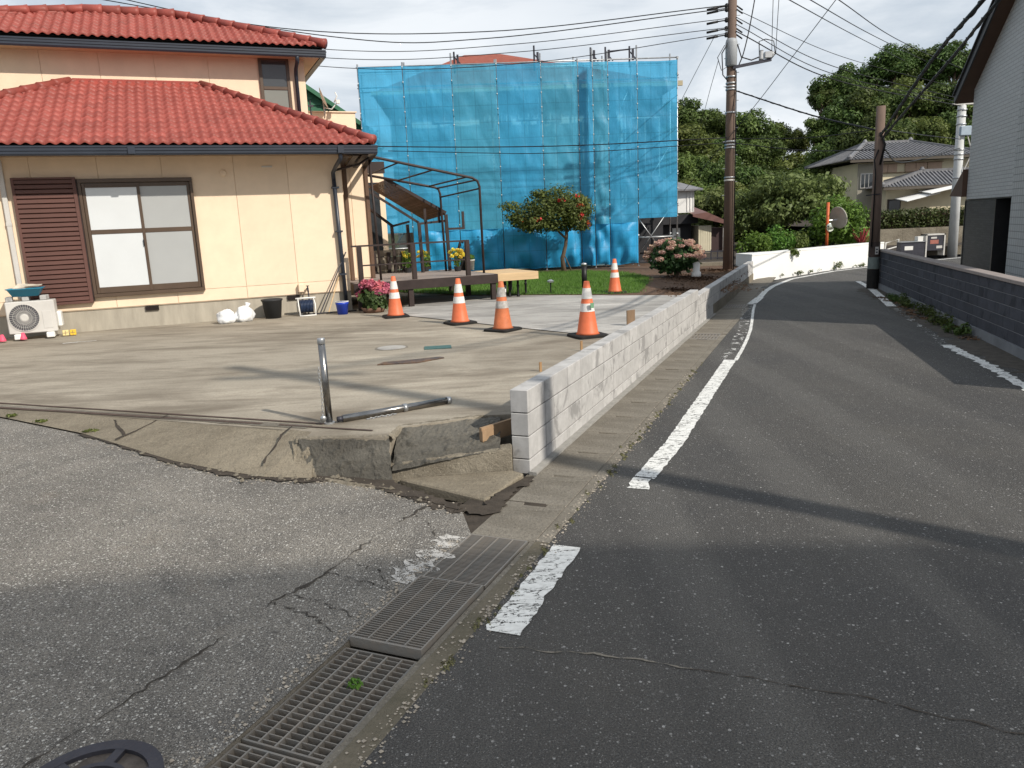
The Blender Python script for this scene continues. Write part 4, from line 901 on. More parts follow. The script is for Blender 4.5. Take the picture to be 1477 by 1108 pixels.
m = MB(); m.box(-.0, .85, -.02, .015, .34, .486); m.box(.832, .85, .015, 1.4, .34, .486); m.build('fascia', WOOD, t, bevel=.003)
for u, v in ((.36, .3), (.5, .2), (.8, .5), (.78, 1.2)): m = MB(); m.lathe([(.035, 0), (.03, .03), (.022, .05), (.022, .2), (.035, .22), (.022, .24), (.022, .34)], 10, (u, v, 0)); m.build('support_leg', BLKM, t, True)
# canopy frame
t = ht('canopy_frame', 'bare dark steel pipe canopy frame standing on the deck', 'canopy frame', 0, 0, .8)
def pipe(pts, name='pipe', r=.022, mat=None, par=None): m = MB(); m.tube(pts, r, 8); return m.build(name, mat or DKBR, par or t, True)
zz = .8
pipe([(2.64, .15, 0), (2.635, .15, 1.64), (2.60, .15, 1.74), (2.5, .15, 1.8), (.6, .15, 2.2), (-.1, -.2, 2.25)], 'front_pipe', .025)
pipe([(2.36, 1.65, 0), (2.33, 1.65, 1.58), (2.3, 1.65, 1.68), (2.22, 1.65, 1.72), (.6, 1.65, 2.03)], 'rear_pipe', .025)
pipe([(.6, .15, 0), (.55, .15, 2.2)], 'side_post', .022)
for a, b in (((2.63, .15, 1.6), (2.33, 1.65, 1.52)), ((2.58, .15, 1.76), (2.27, 1.65, 1.7)), ((2.4, .15, 1.82), (2.1, 1.65, 1.745)), ((1.75, .15, 1.96), (1.45, 1.65, 1.87)), ((1.1, .15, 2.1), (.85, 1.65, 1.985))): pipe([a, b], 'cross_pipe', .016)
for k in range(4):
    m = MB(); m.bar((.05 + .16 * k, -.35, 2.17 + .01 * k), (.15 + .16 * k, 1.1, 2.06), .1, .014); m.build('roof_slat', DKBR, t)
pipe([(-.15, -.1, 1.95), (.3, -.15, 2.05), (.55, .0, 2.2)], 'brace', .02)
t = ht('bamboo_awning', 'sloping bamboo blind awning on dark posts behind the canopy frame', 'awning', 0, 0, .8)
A0, A1, B0, B1 = Vector((1.2, 1.72, 1.89)), Vector((2.45, 1.72, 1.17)), Vector((1.08, 2.7, 1.82)), Vector((2.3, 2.7, 1.07))
BAM = pm('bamboo_reed', (.15, .09, .062), .75, .3, 12, .2, objvar=.25)
for k in range(46):
    f = (k + .5) / 46; m = MB(); m.tube([A0.lerp(A1, f), B0.lerp(B1, f)], .0125, 5); m.build('reed', BAM, t)
for a, b in ((A0, A1), (B0, B1)): m = MB(); m.bar(a + Vector((0, 0, .03)), b + Vector((0, 0, .03)), .05, .06); m.build('side_beam', DKBR, t)
for p in ((2.45, 1.72, 1.17), (2.3, 2.7, 1.07), (1.86, 1.74, 1.02), (1.5, 2.6, 1.0), (1.85, 2.6, 1.0)): m = MB(); m.bar((p[0] + .02, p[1], 0), p, .06); m.build('post', DKBR, t)
for a, b in (((1.86, 1.74, 1.0), (2.45, 1.74, 1.04)), ((2.45, 1.74, .87), (2.86, 1.76, .87)), ((2.84, 1.76, .87), (2.84, 1.76, 1.22)), ((1.52, 2.6, .98), (1.9, 2.6, 1.06)), ((.7, 2.0, 1.5), (1.52, 2.6, .98)), ((.75, 1.72, 1.75), (1.86, 1.74, 1.02)), ((2.0, 1.74, 1.0), (2.0, 1.74, 1.3)), ((2.3, 1.74, 1.0), (2.3, 1.74, 1.22)), ((.78, 1.9, 0), (.74, 1.9, 1.9))): m = MB(); m.bar(a, b, .045); m.build('beam', DKBR, t)
# flowers on the deck edge
for k, (u, v, h, lab) in enumerate(((1.62, 1.95, .44, 'tall bushy lily plant with few yellow blooms behind the middle railing post'), (2.02, 2.0, .42, 'yellow lily plant between the two awning posts'), (2.5, 1.3, .42, 'large bunch of yellow lilies near the end railing post'))):
    t = ht('lily_plant', lab, 'flowers', u, v, .8 if k < 2 else .8)
    m = MB(); m.lathe([(.06, 0), (.08, .1), (.001, .09)], 14); m.build('pot', DK, t); m = MB()
    for q in range(12): m.tube([(rnd.uniform(-.03, .03), rnd.uniform(-.03, .03), .05), (rnd.uniform(-.12, .12), rnd.uniform(-.1, .1), h * rnd.uniform(.8, 1.05))], .005, 4)
    m.build('stem', LEAF_B, t); link('leaves', leaves('leaves', [(0, 0, .27, .13, .1, .2)], (260, 160, 110)[k], .07, LEAF_B, 20 + k, .2, .3), t)
    fy = petals('bloom', .032, 26, .04, FL_YEL, 30 + k)
    for q in range((7, 9, 16)[k]): link('bloom', fy, t, 0, (rnd.uniform(-.14, .14), rnd.uniform(-.1, .1), h * rnd.uniform(.72, 1.08)))
t = ht('white_pot', 'tall white plant pot with a small green plant at the deck end', 'plant pot', 2.84, 1.4, .8)
m = MB(); m.lathe([(.055, 0), (.075, .2), (.08, .2), (.08, .215), (.065, .2), (.001, .19)], 20); m.build('pot', WHT, t, True); link('plant', leaves('plant', [(0, 0, .27, .08, .08, .06)], 90, .06, LEAF_B, 44, .2, .4), t)
t = ht('rocking_stand', 'black scrolled metal stand behind the end railing post', 'stand', 2.62, 1.5, .8)
m = MB(); m.tube([(0, 0, .0), (.06, 0, .2), (-.02, 0, .42), (.04, 0, .6), (.1, 0, .58)], .03, 8); m.tube([(.1, .05, .0), (.12, .05, .25), (.1, .05, .4)], .05, 8); m.build('frame', BLKM, t, True)
t = ht('picket_fence', 'old grey boarded fence with dark posts behind the deck', 'fence', .75, 3.0, .6)
for i in range(4): Bx(-.1, 1.2, 0, .03, .08 + i * .15, .215 + i * .15).build('board', pm('grey_fence_board', (.22, .19, .15), .9, .2, 6), t)
for i in range(4): Bx(.05 + i * .32, .12 + i * .32, -.07, -.005, -.3, .62).build('post', DKBR, t)
m = MB()
for nm, lab, u, v, h in (('garden_light', 'black garden stake light under the deck corner with a white sleeve', 2.86, -.32, .26), ('garden_light', 'short black garden light under the middle of the pale platform', 3.05, .1, .3), ('solar_light', 'solar garden light with a grey head on the lawn by the pale platform', 3.95, -.1, .26)):
    t = ht(nm, lab, 'garden light', u, v, .31); m = MB(); m.tube([(0, 0, 0), (0, 0, h)], .014 if 'solar' in nm else .028); m.build('stake', BLKM, t); m = MB(); m.lathe([(.06, h - .03), (.07, h), (.02, h + .03)] if 'solar' in nm else [(.032, h * .5), (.032, h * .75)], 14); m.build('lamp_head', GALV if 'solar' in nm else WHT, t)
t = thing('lawn_post', 'short black round post on the lawn edge behind the cone', 'post', (1.60, 16.1, .31)); m = MB(); m.tube([(0, 0, 0), (0, 0, .5)], .055, 14); m.build('post', BLKM, t, True); m = MB(); m.lathe([(.06, .5), (.06, .54), (.02, .555)], 14); m.build('cap', GALV, t, True)

# ------------------------------------------------------------------ cones, bollards and covers in the yard
def cone(x, y, label, rz, old=False, s=1.):
    t = thing('traffic_cone', label, 'traffic cone', (x, y, .31), rz, 'orange traffic cones round the fresh concrete')
    m = MB(); loft(m, [rrect(.2, .2, 0, .05), rrect(.2, .2, .025, .05), rrect(.185, .185, .035, .05)], True, True); m.build('base', BLK, t)
    def rr(z): return .128 - (z - .035) * (.128 - .033) / .62
    m = MB(); m.lathe([(.145, .034), (rr(.05), .055), (rr(.30), .30), (rr(.655), .655), (.026, .66), (.02, .64)], 28); m.build('body', ORNG2 if old else ORNG, t, True)
    for z0, z1 in ((.305, .40), (.455, .58)): m = MB(); m.lathe([(rr(z0) + .0025, z0), (rr(z1) + .0025, z1)], 28, cap=False); m.build('reflective_band', REFLD if old else REFL, t, True)
    t.scale = (s, s, s); return t
cone(-1.84, 12.5, 'clean orange traffic cone beside the pink hydrangea', .3)
cone(-.72, 11.25, 'orange traffic cone in front of the dark deck with scuffed white bands', .5)
cone(-.09, 10.3, 'faded orange traffic cone with dirty grey bands near the pale platform', .9, True)
cone(.96, 9.4, 'bright orange traffic cone closest to the block wall with green-stained band', .35, False, 1.03)
cone(2.08, 15.0, 'orange traffic cone at the lawn edge near the pink flowering bush', .2)
m = MB(); m.box(-.012, .03, -.12, -.11, .43 - .08, .43 - .02); o = m.build('tape_scrap', pm('green_tape', (.15, .3, .18), .6, .2, 20), bpy.data.objects['traffic_cone.003'])
t = thing('barrier_post', 'upright stainless steel barrier post with a chain at the yard edge', 'bollard', (-1.37, 5.56, .31), .2)
m = MB(); m.lathe([(.04, 0), (.04, .012), (.03, .014)], 20); m.build('socket', GALV, t); m = MB(); m.tube([(0, 0, 0), (-.006, 0, .6)], .026, 24); m.build('post', STEEL, t, True); m = MB(); m.lathe([(.027, .6), (.0285, .602), (.0285, .635), (.026, .642), (.001, .644)], 20, (-.006, 0, 0)); m.build('cap', GALV, t, True)
def chain(par, pts, r=.008):
    for i, (a, b) in enumerate(zip(pts[:-1], pts[1:])):
        a, b = Vector(a), Vector(b); d = (b - a).normalized(); s1 = Vector((0, 0, 1)) if abs(d.z) < .9 else Vector((1, 0, 0)); s1 = (s1 - d * s1.dot(d)).normalized(); s2 = d.cross(s1); q = s1 if i % 2 else s2; c = (a + b) / 2; L = (b - a).length * .72
        m = MB(); m.tube([c + d * L * math.cos(k * math.pi / 5) + q * r * math.sin(k * math.pi / 5) for k in range(11)], .0022, 5, False); m.build('chain_link', GALV, par, True)
chain(t, [(-.038 - .004 * math.sin(i * .5), -.02, .43 - i * .022) for i in range(18)])
m = MB(); m.lathe([(.018, -.015), (.024, 0), (.018, .015)], 14); o = m.build('hinge_cap', GALV, t, True, loc=(-.04, -.03, .05)); o.rotation_euler.x = R(90)
t = thing('fallen_post', 'stainless steel barrier post lying on the concrete beside the upright one', 'bollard', (-1.30, 5.56, .34), math.atan2(.46, .76))
m = MB(); m.tube([(0.03, 0, .0), (.90, 0, .0)], .027, 24); m.build('post', STEEL, t, True); m = MB(); m.tube([(.52, 0, 0), (.55, 0, 0)], .033, 20); m.build('collar', GALV, t, True); m = MB(); m.tube([(-.01, 0, 0), (.03, 0, 0)], .02, 14); m.build('end_fitting', IRON, t, True); m = MB(); m.tube([(.9, 0, 0), (.935, 0, 0)], [.032, .026], 20); m.build('cap', GALV, t, True)
chain(t, [(.2 + i * .022, -.05 - .008 * math.sin(i), -.024) for i in range(12)])
m = MB(); m.prism([(-.62, -.12), (.1, -.16), (.62, .06), (.55, .14), (-.1, .05), (-.5, .02)], 0, .012); o = m.build('steel_plate', pm('dark_steel_plate', (.055, .055, .062), .4, .4, 5, .1, c2=(.16, .09, .05)), bevel=.003, loc=(-1.07, 8.14, .31), rotz=.14); o.scale = (.58, .9, 1); tag(o, 'dark rusty steel plate lying flat on the yard concrete', 'steel plate')
m = MB(); m.box(-.16, .16, -.11, .11, 0, .01); tag(m.build('hatch_cover', pm('teal_hatch', (.06, .13, .12), .5, .25, 12, .2), bevel=.003, loc=(-.86, 9.02, .31), rotz=.1), 'small dark teal rectangular hatch cover set in the yard concrete', 'hatch')
t = thing('round_cover', 'round grey concrete inspection cover beside the teal hatch', 'cover', (-1.43, 9.17, .31)); m = MB(); m.lathe([(.17, 0), (.17, .006), (.001, .007)], 32); m.build('lid', NEWPAD, t); m = MB(); m.lathe([(.2, 0), (.2, .004), (.175, .004)], 32, cap=False); m.build('rim', GUT, t)
# ------------------------------------------------------------------ house being renovated inside a sheeted scaffold (local: x along, y away)
SB = Vector((1.6, 23.2, 0)); SAq = R(3)
RH = thing('renovated_house', 'pale two storey house with a red hip roof hidden behind the blue scaffold sheets', 'house', SB, SAq)
LAP = m_grid('pale_lap_siding', (.68, .68, .64), (.3, .3, .29), 3.2, .22, mortar=.012, var=.03)
MB().box(-4.85, 2.3, 1.3, 7.5, 0, 5.6).build('wall', LAP, RH); MB().box(2.3, 3.45, 1.35, 7.2, 0, 5.4).build('dark_wall', DARKR, RH)
MB().box(1.9, 3.44, 1.29, 1.345, .2, 2.0).build('dark_wall', DARKR, RH)
for u0, u1, z0, z1 in ((-4.78, -4.3, 4.75, 5.42), (-3.5, -2.95, 4.85, 5.45), (-1.98, -1.72, 4.6, 5.1), (-1.47, -1.22, 4.6, 5.12), (-.95, -.42, 4.85, 5.4), (-.33, .3, 4.75, 5.4), (1.2, 2.0, 4.4, 5.3), (-4.6, -3.4, .5, 2.4), (-2.3, -.9, .9, 2.5), (.2, 1.5, .6, 2.5), (-1.6, -1.1, 2.9, 3.5), (2.45, 3.3, 3.0, 4.7)):
    f = MB(); f.box(u0 - .04, u1 + .04, 1.24, 1.298, z0 - .04, z1 + .04); w = f.build('window', PALEM, RH); MB().box(u0, u1, 1.225, 1.239, z0, z1).build('pane', GLASSD, w)
    MB().box((u0 + u1) / 2 - .015, (u0 + u1) / 2 + .015, 1.215, 1.2249, z0, z1).build('mullion', PALEM, w)
MB().box(-4.9, 2.35, 1.0, 1.29, 2.75, 2.9).build('belt_course', PALEM, RH)
m = MB(); a = [(-5.3, .75, 5.62), (3.9, .75, 5.62), (3.9, 8, 5.62), (-5.3, 8, 5.62)]; r0, r1 = (-2.5, 3.9, 7.22), (-1.3, 3.9, 7.22)
m.add(a + [r0, r1], [(0, 1, 5, 4), (1, 2, 5), (2, 3, 4, 5), (3, 0, 4), (3, 2, 1, 0)]); m.build('roof', pm('red_brown_slate', (.26, .075, .05), .7, .15, 5), RH); m = MB(); m.bar((-5.3, .75, 5.6), (3.9, .75, 5.6), .08, .14); m.build('eaves_board', BEIGE, RH)
SCF = thing('scaffold', 'tall steel pipe scaffold wrapped in blue and teal mesh sheets', 'scaffold', SB, SAq)
US = [-5.55, -4.3, -2.93, -1.66, -.4, .66, 1.08, 1.52, 2.37, 3.55]; KIND = 'BBTBTBTBB'
tops = [6.28, 6.3, 6.5, 6.3, 6.42, 6.25, 6.5, 6.42, 6.55, 6.22]
for i, u in enumerate(US):
    for v in (.06, .85):
        m = MB(); m.tube([(u, v, .3), (u, v, tops[i] if v < .5 else 6.15 + .3 * (i % 2))], .024, 8)
        for z in (1.2, 2.1, 3.0, 3.9, 4.8, 5.7): m.box(u - .035, u + .035, v - .035, v + .035, z, z + .05)
        m.lathe([(.07, .3), (.07, .31), (.03, .33)], 10, (u, v, 0)); m.build('upright_pipe', GALV, SCF, True)
for z in (1.15, 2.05, 3.85, 5.65, 6.2):
    for v in (.1, .82):
        if z < 1.5 and v < .5: m = MB(); m.tube([(-5.55, v, z), (-4.3, v, z)], .02, 6); m.tube([(2.37, v, z), (3.55, v, z)], .02, 6); m.build('ledger_pipe', GALV, SCF, True); continue
        m = MB(); m.tube([(-5.6, v, z), (3.6, v, z)], .02, 6); m.build('ledger_pipe', GALV, SCF, True)
for z in (2.05, 3.85):
    for i in range(9): m = MB(); m.box(US[i] + .03, US[i + 1] - .03, .3, .75, z + .02, z + .06); m.build('walk_board', GALV, SCF)
for (p, q) in (((-1.66, .8, 2.1), (-.4, .8, 3.85)), ((2.37, .8, .4), (3.5, .8, 1.95)), ((2.37, .1, 1.75), (2.9, .1, 1.0)), ((-5.5, .8, .5), (-4.3, .8, 2)), ((2.37, .1, .45), (3.55, .1, .45)), ((1.52, .8, 3.9), (2.37, .8, 5.65)), ((2.37, .82, 2.1), (3.55, .82, 3.85))):
    m = MB(); m.tube([p, q], .018, 6); m.build('brace_pipe', GALV, SCF, True)
for u, k in ((-2.83, 0), (-.54, 1), (1.09, 2), (1.52, 2), (2.22, 2)):
    m = MB(); m.tube([(u, .3, 6.0), (u, .3, 6.68 if k == 1 else 6.58)], .026, 6); m.bar((u + .1, .3, 6.2), (u + .1, .3, 6.5), .06); m.tube([(u, .3, 6.45), (u + .22, .3, 6.2)], .018, 6); m.build('guard_pipe', IRON, SCF)
m = MB(); m.tube([(1.52, .3, 6.45), (2.25, .3, 6.5)], .022, 6); m.build('guard_pipe', IRON, SCF)
def sheet(u0, u1, z0, z1, mat, seed, amp, low=False):
    nx, nz = (16, 40) if not low else (18, 16); m = MB(); vs = []; w = u1 - u0; h = z1 - z0
    for j in range(nz + 1):
        for i in range(nx + 1):
            s_, t_ = i / nx, j / nz; u = u0 + .012 + s_ * (w - .024); z = z0 + t_ * h
            ed = math.sin(math.pi * s_) ** .7
            tie = abs(math.sin(math.pi * (z - .3) / .9)) if not low else math.sin(math.pi * t_) ** .6
            dg = math.sin((s_ * w * 7 + (z - z0) * 4.2) + 3 * mn.noise(Vector((u * 1.1, z * .9, seed))))
            k = mn.noise(Vector((u * .9, seed * 3.1, z * .7))) * amp * 1.6 + dg * amp * .32 + mn.noise(Vector((u * 5, seed, z * 3))) * amp * .35
            fold = 0
            if low: fold = math.sin((u + .35 * (z - .4) * math.sin(seed * 2.3)) * 11 + 3.5 * mn.noise(Vector((u, z, seed)))) * .05 * (1.1 - t_) + mn.noise(Vector((u * 2.6, z * 2.2, seed))) * .11
            y = -(k * ed * (.35 + .65 * tie) + amp * .8 * ed * tie) + fold * ed - .01
            zz = z - (.02 * math.sin(math.pi * s_) if j == nz else 0)
            if low and j == 0: zz += .05 * mn.noise(Vector((u * 2, 0, seed)))
            vs.append((u, y, zz))
    m.add(vs, [(j * (nx + 1) + i, j * (nx + 1) + i + 1, (j + 1) * (nx + 1) + i + 1, (j + 1) * (nx + 1) + i) for j in range(nz) for i in range(nx)])
    return m.build('mesh_sheet', mat, SCF, True)
for i in range(9):
    zt = 6.19 - .01 * i
    sheet(US[i], US[i + 1], 1.60 if i < 8 else 1.72, zt, TEAL_S if KIND[i] == 'T' else BLUE_S, i + 1, .038 if i != 6 else .08)
    if i < 8 and i > 0: sheet(US[i], US[i + 1], .40, 1.63, BLUE_O, 20 + i, .12, True)
for i in range(0, 9):
    for z in (.9, 1.8, 2.7, 3.6, 4.5, 5.4, 6.15):
        pass
tie = MB()
for u in US:
    for k in range(12):
        z = 1.75 + k * .4; tie.box(u - .012, u + .012, -.03, .09, z, z + .025)
stuff(tie.build('sheet_tie', WHT, SCF))
# ------------------------------------------------------------------ small house and shed behind it
t = thing('dark_house', 'dark walled house with a white balcony beyond the end of the scaffold', 'house', (5.4, 30, 0), .05)
Bx(0, 1.75, 0, 5, 0, 1.8).build('wall', DARKR, t); m = MB(); m.box(1.15, 1.78, -.25, 1.2, 1.86, 2.66); m.build('balcony', WHTP, t); m = MB()
for q in range(3): m.box(1.5 + .12 * q, 1.53 + .12 * q, -.27, -.251, 1.9, 2.62)
m.box(1.13, 1.80, -.28, -.2, 2.64, 2.7); m.build('balcony_rail', WHT, t); m = MB(); m.add([(.2, -.5, 2.72), (2.05, -.5, 2.72), (.9, 2.5, 3.4), (.2, 2.5, 3.4), (.2, -.5, 2.66), (2.05, -.5, 2.66)], [(0, 1, 2, 3), (0, 4, 5, 1)]); m.build('roof', KAWA, t); Bx(-.2, 1.9, -.35, -.05, 1.45, 1.8).build('dark_band', DARKR, t)
Bx(1.0, 1.3, -.06, -.002, .35, 1.3).build('window', WHT, t)
t = thing('garden_shed', 'cream shed with a low brown metal roof beside the brown utility pole', 'shed', (7.25, 29.6, 0), .05)
Bx(.05, .55, 0, 2, .1, 1.35).build('wall', pm('cream_boards', (.6, .55, .42), .8, .06, 4), t); bxs = MB()
for q in range(6): bxs.box(.06 + q * .085, .065 + q * .085, -.008, 0, .1, 1.34)
bxs.build('batten', BEIGE, t); Bx(.56, 1.1, .1, 1.9, .1, 1.25).build('door', pm('dark_plum_door', (.05, .03, .03), .6, .1, 4), t); Bx(1.0, 1.06, -.02, .05, .1, 1.3).build('door_frame', WHT, t)
m = MB(); m.add([(-.25, -.3, 1.78), (.3, -.3, 1.84), (1.2, -.3, 1.42), (1.2, -.3, 1.33), (-.25, -.3, 1.70), (-.25, 2.4, 2.2), (.3, 2.4, 2.2), (1.2, 2.4, 1.8)], [(0, 1, 6, 5), (1, 2, 7, 6), (0, 4, 3, 2, 1)]); m.build('roof', pm('brown_metal_roof', (.16, .08, .07), .5, .1, 4), t)
m = MB()
t = thing('low_fence', 'low dark railing fence in front of the cream shed', 'fence', (5.4, 24.5, .3), .05)
for k in range(10): Bx(k * .21, k * .21 + .03, 0, .03, 0, .36).build('picket', IRON, t)
m.box(-.05, 2.05, -.01, .0, .28, .32); m.box(-.05, 2.05, -.01, 0, .08, .11); m.build('rail', IRON, t)
tag(Bx(0, 1.7, 0, .2, 0, .14).build('garden_kerb', KERBM, None, loc=(4.55, 22.0, .28), rotz=-.1), 'pale concrete kerb at the back of the brown mulch bed', 'kerb')
# ------------------------------------------------------------------ white wall round the bend
ww = thing('white_wall', 'white painted low wall curving round the bend of the road', 'wall', (0, 0, 0))
fp = [(6.46, 20.45), (7.6, 21.45), (9.12, 22.68), (10.4, 23.6), (11.95, 24.6)]; bp = [(6.30, 21.35), (7.45, 21.75), (8.97, 22.98), (10.25, 23.9), (11.8, 24.9)]
m = MB(); m.prism(fp + bp[::-1], -.1, .62); m.build('wall', WHTP, ww); m = MB(); m.prism([(a[0] + .02 * 0, a[1] - .012) for a in fp] + [(a[0], a[1] + .012) for a in bp[::-1]], .622, .66); m.build('coping', WHTP, ww)
t_ = MB(); t_.ngon([(x, y, .34) for x, y in [(6.2, 21.2), (8.97, 23), (11.45, 24.7), (16.9, 27.6), (17.5, 40), (5, 40), (5.6, 26)]]); struct(t_.build('shrub_bed', SOIL))
vw = []; g_ = random.Random(4)
for k in range(11):
    f = g_.random() * 3.1 + .8; a, b = fp[int(f)], fp[int(f) + 1]; q = f % 1; s_ = g_.uniform(.03, .09); vw.append((a[0] + (b[0] - a[0]) * q, a[1] + (b[1] - a[1]) * q - .08, .02, s_, s_ * .6, s_ * .8))
stuff(link('weeds', leaves('weeds', vw + [(9.9, 23.1, .1, .15, .08, .12)], 420, .06, LEAF_M, 9, .2, .25, .8)))
m = MB(); m.prism([(5.95, 20.3), (6.4, 20.3), (6.25, 21.6), (5.9, 21.6)], -.02, .02); struct(m.build('concrete_strip', NEWPAD))

# ------------------------------------------------------------------ charcoal block wall, neighbour's yard and white house on the right
struct(MB().prism([(5.3, 6.3), (6.1, 9.2), (6.95, 12.2), (7.8, 15.1), (8.4, 16.9), (9.5, 18.4), (11.2, 19.8), (13, 21.0), (17, 23), (25, 25.5), (60, 27), (60, -10), (5.3, -10), (3.9, 1.4)], -.55, -.02).build('neighbour_yard', pm('yard_paving', (.24, .22, .19), .9, .12, 3, .3)))
DWo = Vector((5.15, 6.55, 0)); dwl = Vector((8.13, 16.98, 0)) - DWo
dw = thing('charcoal_wall', 'charcoal grey block wall with pale coping on the far side of the road', 'block wall', DWo, math.atan2(dwl.y, dwl.x))
DL = dwl.length; n = int(DL / .40); L4 = DL / n; h5 = .135; dm = None
core = MB(); core.box(0, DL, -.14, -.006, -.1, .79); core.build('mortar', pm('grey_joint_mortar', (.2, .205, .215), .9, .1, 10), dw)
for r_ in range(5):
    for i in range(n + (r_ % 2)):
        x0 = i * L4 - (L4 / 2 if r_ % 2 else 0); a, b = max(0, x0), min(DL, x0 + L4)
        full = abs(b - a - L4) < 1e-6
        if full and dm: o = link('block', dm, dw, .003)
        else:
            m = MB(); m.box(.0015, b - a - .0015, -.13, 0, .004, h5 - .004); o = m.build('block', DBLOCK, dw, bevel=.003)
            if full: dm = o.data
        o.location = (a, rnd.uniform(-.001, .001), .115 + r_ * h5)
m = MB(); m.box(-.01, DL, -.02, .02, -.1, .113); m.build('footing', pm('grey_footing', (.17, .18, .195), .9, .15, 4, .3), dw)
for i in range(int(DL / .6) + 1):
    a = i * .6; b = min(DL, a + .6)
    if b - a > .05: Bx(a + .002, b - .002, -.16, .02, .792, .835).build('coping', pm('pinkish_coping', (.27, .235, .22), .8, .08, 5), dw, bevel=.004)
g_ = random.Random(12)
for k, (x, y, s_, lab) in enumerate(((7.15, 14.2, .14, 'low leafy weeds by the charcoal wall near the dark pole'), (6.95, 13.2, .2, 'taller weed clump halfway along the charcoal wall'), (6.6, 12.1, .2, 'spreading weed between two clumps at the charcoal wall foot'), (6.25, 11.0, .2, 'thick green weed clump at the charcoal wall foot'), (6.02, 10.2, .13, 'weed clump closest to the camera at the charcoal wall foot'))):
    L = [(g_.uniform(-.08, .08), g_.uniform(-.2, .2), g_.uniform(.02, .09) * s_ * 7, s_ * .45, s_ * .55, s_ * .5) for _ in range(6)] + [(0, 0, .03, .06, .15, .03)]
    o = tag(link('weed_clump', leaves('weed_clump', L, 420, .042, LEAF_D, 70 + k, .1, .35, .4), None, 0, (x, y, .02)), lab, 'weed')
L = [(7.3 - .27 * q * .5 + g_.uniform(-.1, .1), 14.8 - q * .5, .015, .16, .2, .02) for q in range(11)]
stuff(link('leaf_litter', leaves('leaf_litter', L, 700, .045, pm('brown_leaf_litter', (.12, .07, .04), .95, .5, 40, 0), 3, 0, .5, 3)))
# white house
wa = R(18); WH = thing('white_house', 'modern white tiled house with a brown gable soffit and charcoal entrance', 'house', (6.525, 7.22, .221), R(72)); WH.scale = (.87, .87, .87)
T1 = m_grid('fine_white_tile', (.40, .415, .42), (.25, .26, .265), .30, .075, mortar=.007, var=.04, off=.5); T2 = m_grid('square_white_tile', (.37, .385, .39), (.19, .2, .2), .13, .13, mortar=.008, var=.05)
DT = m_grid('charcoal_stone_cladding', (.035, .036, .038), (.018, .018, .018), .3, .05, mortar=.004, var=.25, off=.5)
RG = 6.85
def zr(u): return 4.02 + .47 * (10.98 - max(u, RG)) - .47 * max(0, RG - u)
def gable(u0, u1, z0, mat, name, y=0):
    us = [u0] + ([RG] if u0 < RG < u1 else []) + [u1]
    m = MB(); m.add([(u0, y, z0), (u1, y, z0)] + [(u, y, zr(u) + .02) for u in us[::-1]] + [(u0, y - 7, z0), (u1, y - 7, z0)] + [(u, y - 7, zr(u) + .02) for u in us[::-1]], [])
    k = len(us) + 2; n0 = len(m.v) // 2
    m.f += [tuple(range(n0 - 1, -1, -1)), tuple(range(n0, 2 * n0))] + [(i, (i + 1) % n0, n0 + (i + 1) % n0, n0 + i) for i in range(n0)]; m.mi = [0] * len(m.f)
    return m.build(name, mat, WH)
gable(7.02, 10.5, 1.82, T1, 'upper_wall'); gable(3.12, 7.0, -.55, T2, 'tile_wall', .012)
Bx(8.08, 10.47, -6.9, .004, -.55, 1.79).build('entrance_wall', DT, WH); Bx(7.02, 8.0, -6.9, -.75, -.55, 1.79).build('porch_back', DARKR, WH)
m = MB(); m.box(7.02, 10.5, -.9, .02, 1.792, 1.818); m.box(8.0, 8.075, -.8, .015, -.55, 1.79); m.box(10.475, 10.53, -.5, .02, -.55, 1.79); m.build('dark_trim', BLKM, WH)
m = MB(); m.lathe([(.05, 0), (.05, .14)], 12, (7.62, -.70, 1.25)); m.build('porch_lamp', PALEM, WH); m = MB(); m.box(7.3, 7.36, -.8, -.72, .5, 1.7); m.build('door_handle', BLKM, WH)
m = MB(); m.box(7.2, 7.75, -.5, -.2, .4, .72); m.lathe([(.2, .72), (.1, .78)], 12, (7.5, -.35, 0)); m.build('meter_box', DARKR, WH)
BSOF = pm('brown_soffit', (.085, .05, .035), .7, .1, 4)
for (ua, ub) in ((11.0, RG), (RG, 2.8)):
    za, zb_ = zr(ua), zr(ub); m = MB()
    vs = [(ua, .27, za), (ub, .27, zb_), (ub, -7.3, zb_), (ua, -7.3, za)]; m.add(vs + [(x, y, z + .16) for x, y, z in vs], [(3, 2, 1, 0), (4, 5, 6, 7), (0, 1, 5, 4), (1, 2, 6, 5), (2, 3, 7, 6), (3, 0, 4, 7)]); m.build('roof', BSOF, WH)
    m = MB(); m.bar((ua, .285, za + .1), (ub, .285, zb_ + .1), .03, .2); m.bar((ua, .285, za + .19), (ub, .285, zb_ + .19), .12, .03); m.build('barge_board', pm('charcoal_barge', (.03, .032, .036), .5, .1, 4), WH)
m = MB(); m.add([(10.52, .1, 2.5), (11.75, .1, 1.92), (10.52, .1, 1.88), (10.52, -2, 2.5), (11.75, -2, 1.92), (10.52, -2, 1.88)], [(0, 1, 2), (5, 4, 3), (0, 3, 4, 1), (1, 4, 5, 2), (2, 5, 3, 0)]); m.build('side_hood', BSOF, WH)
for z in (3.5, 3.2): m = MB(); m.box(10.5, 10.62, -.16, -.04, z, z + .1); m.build('outdoor_light', BLKM, WH)

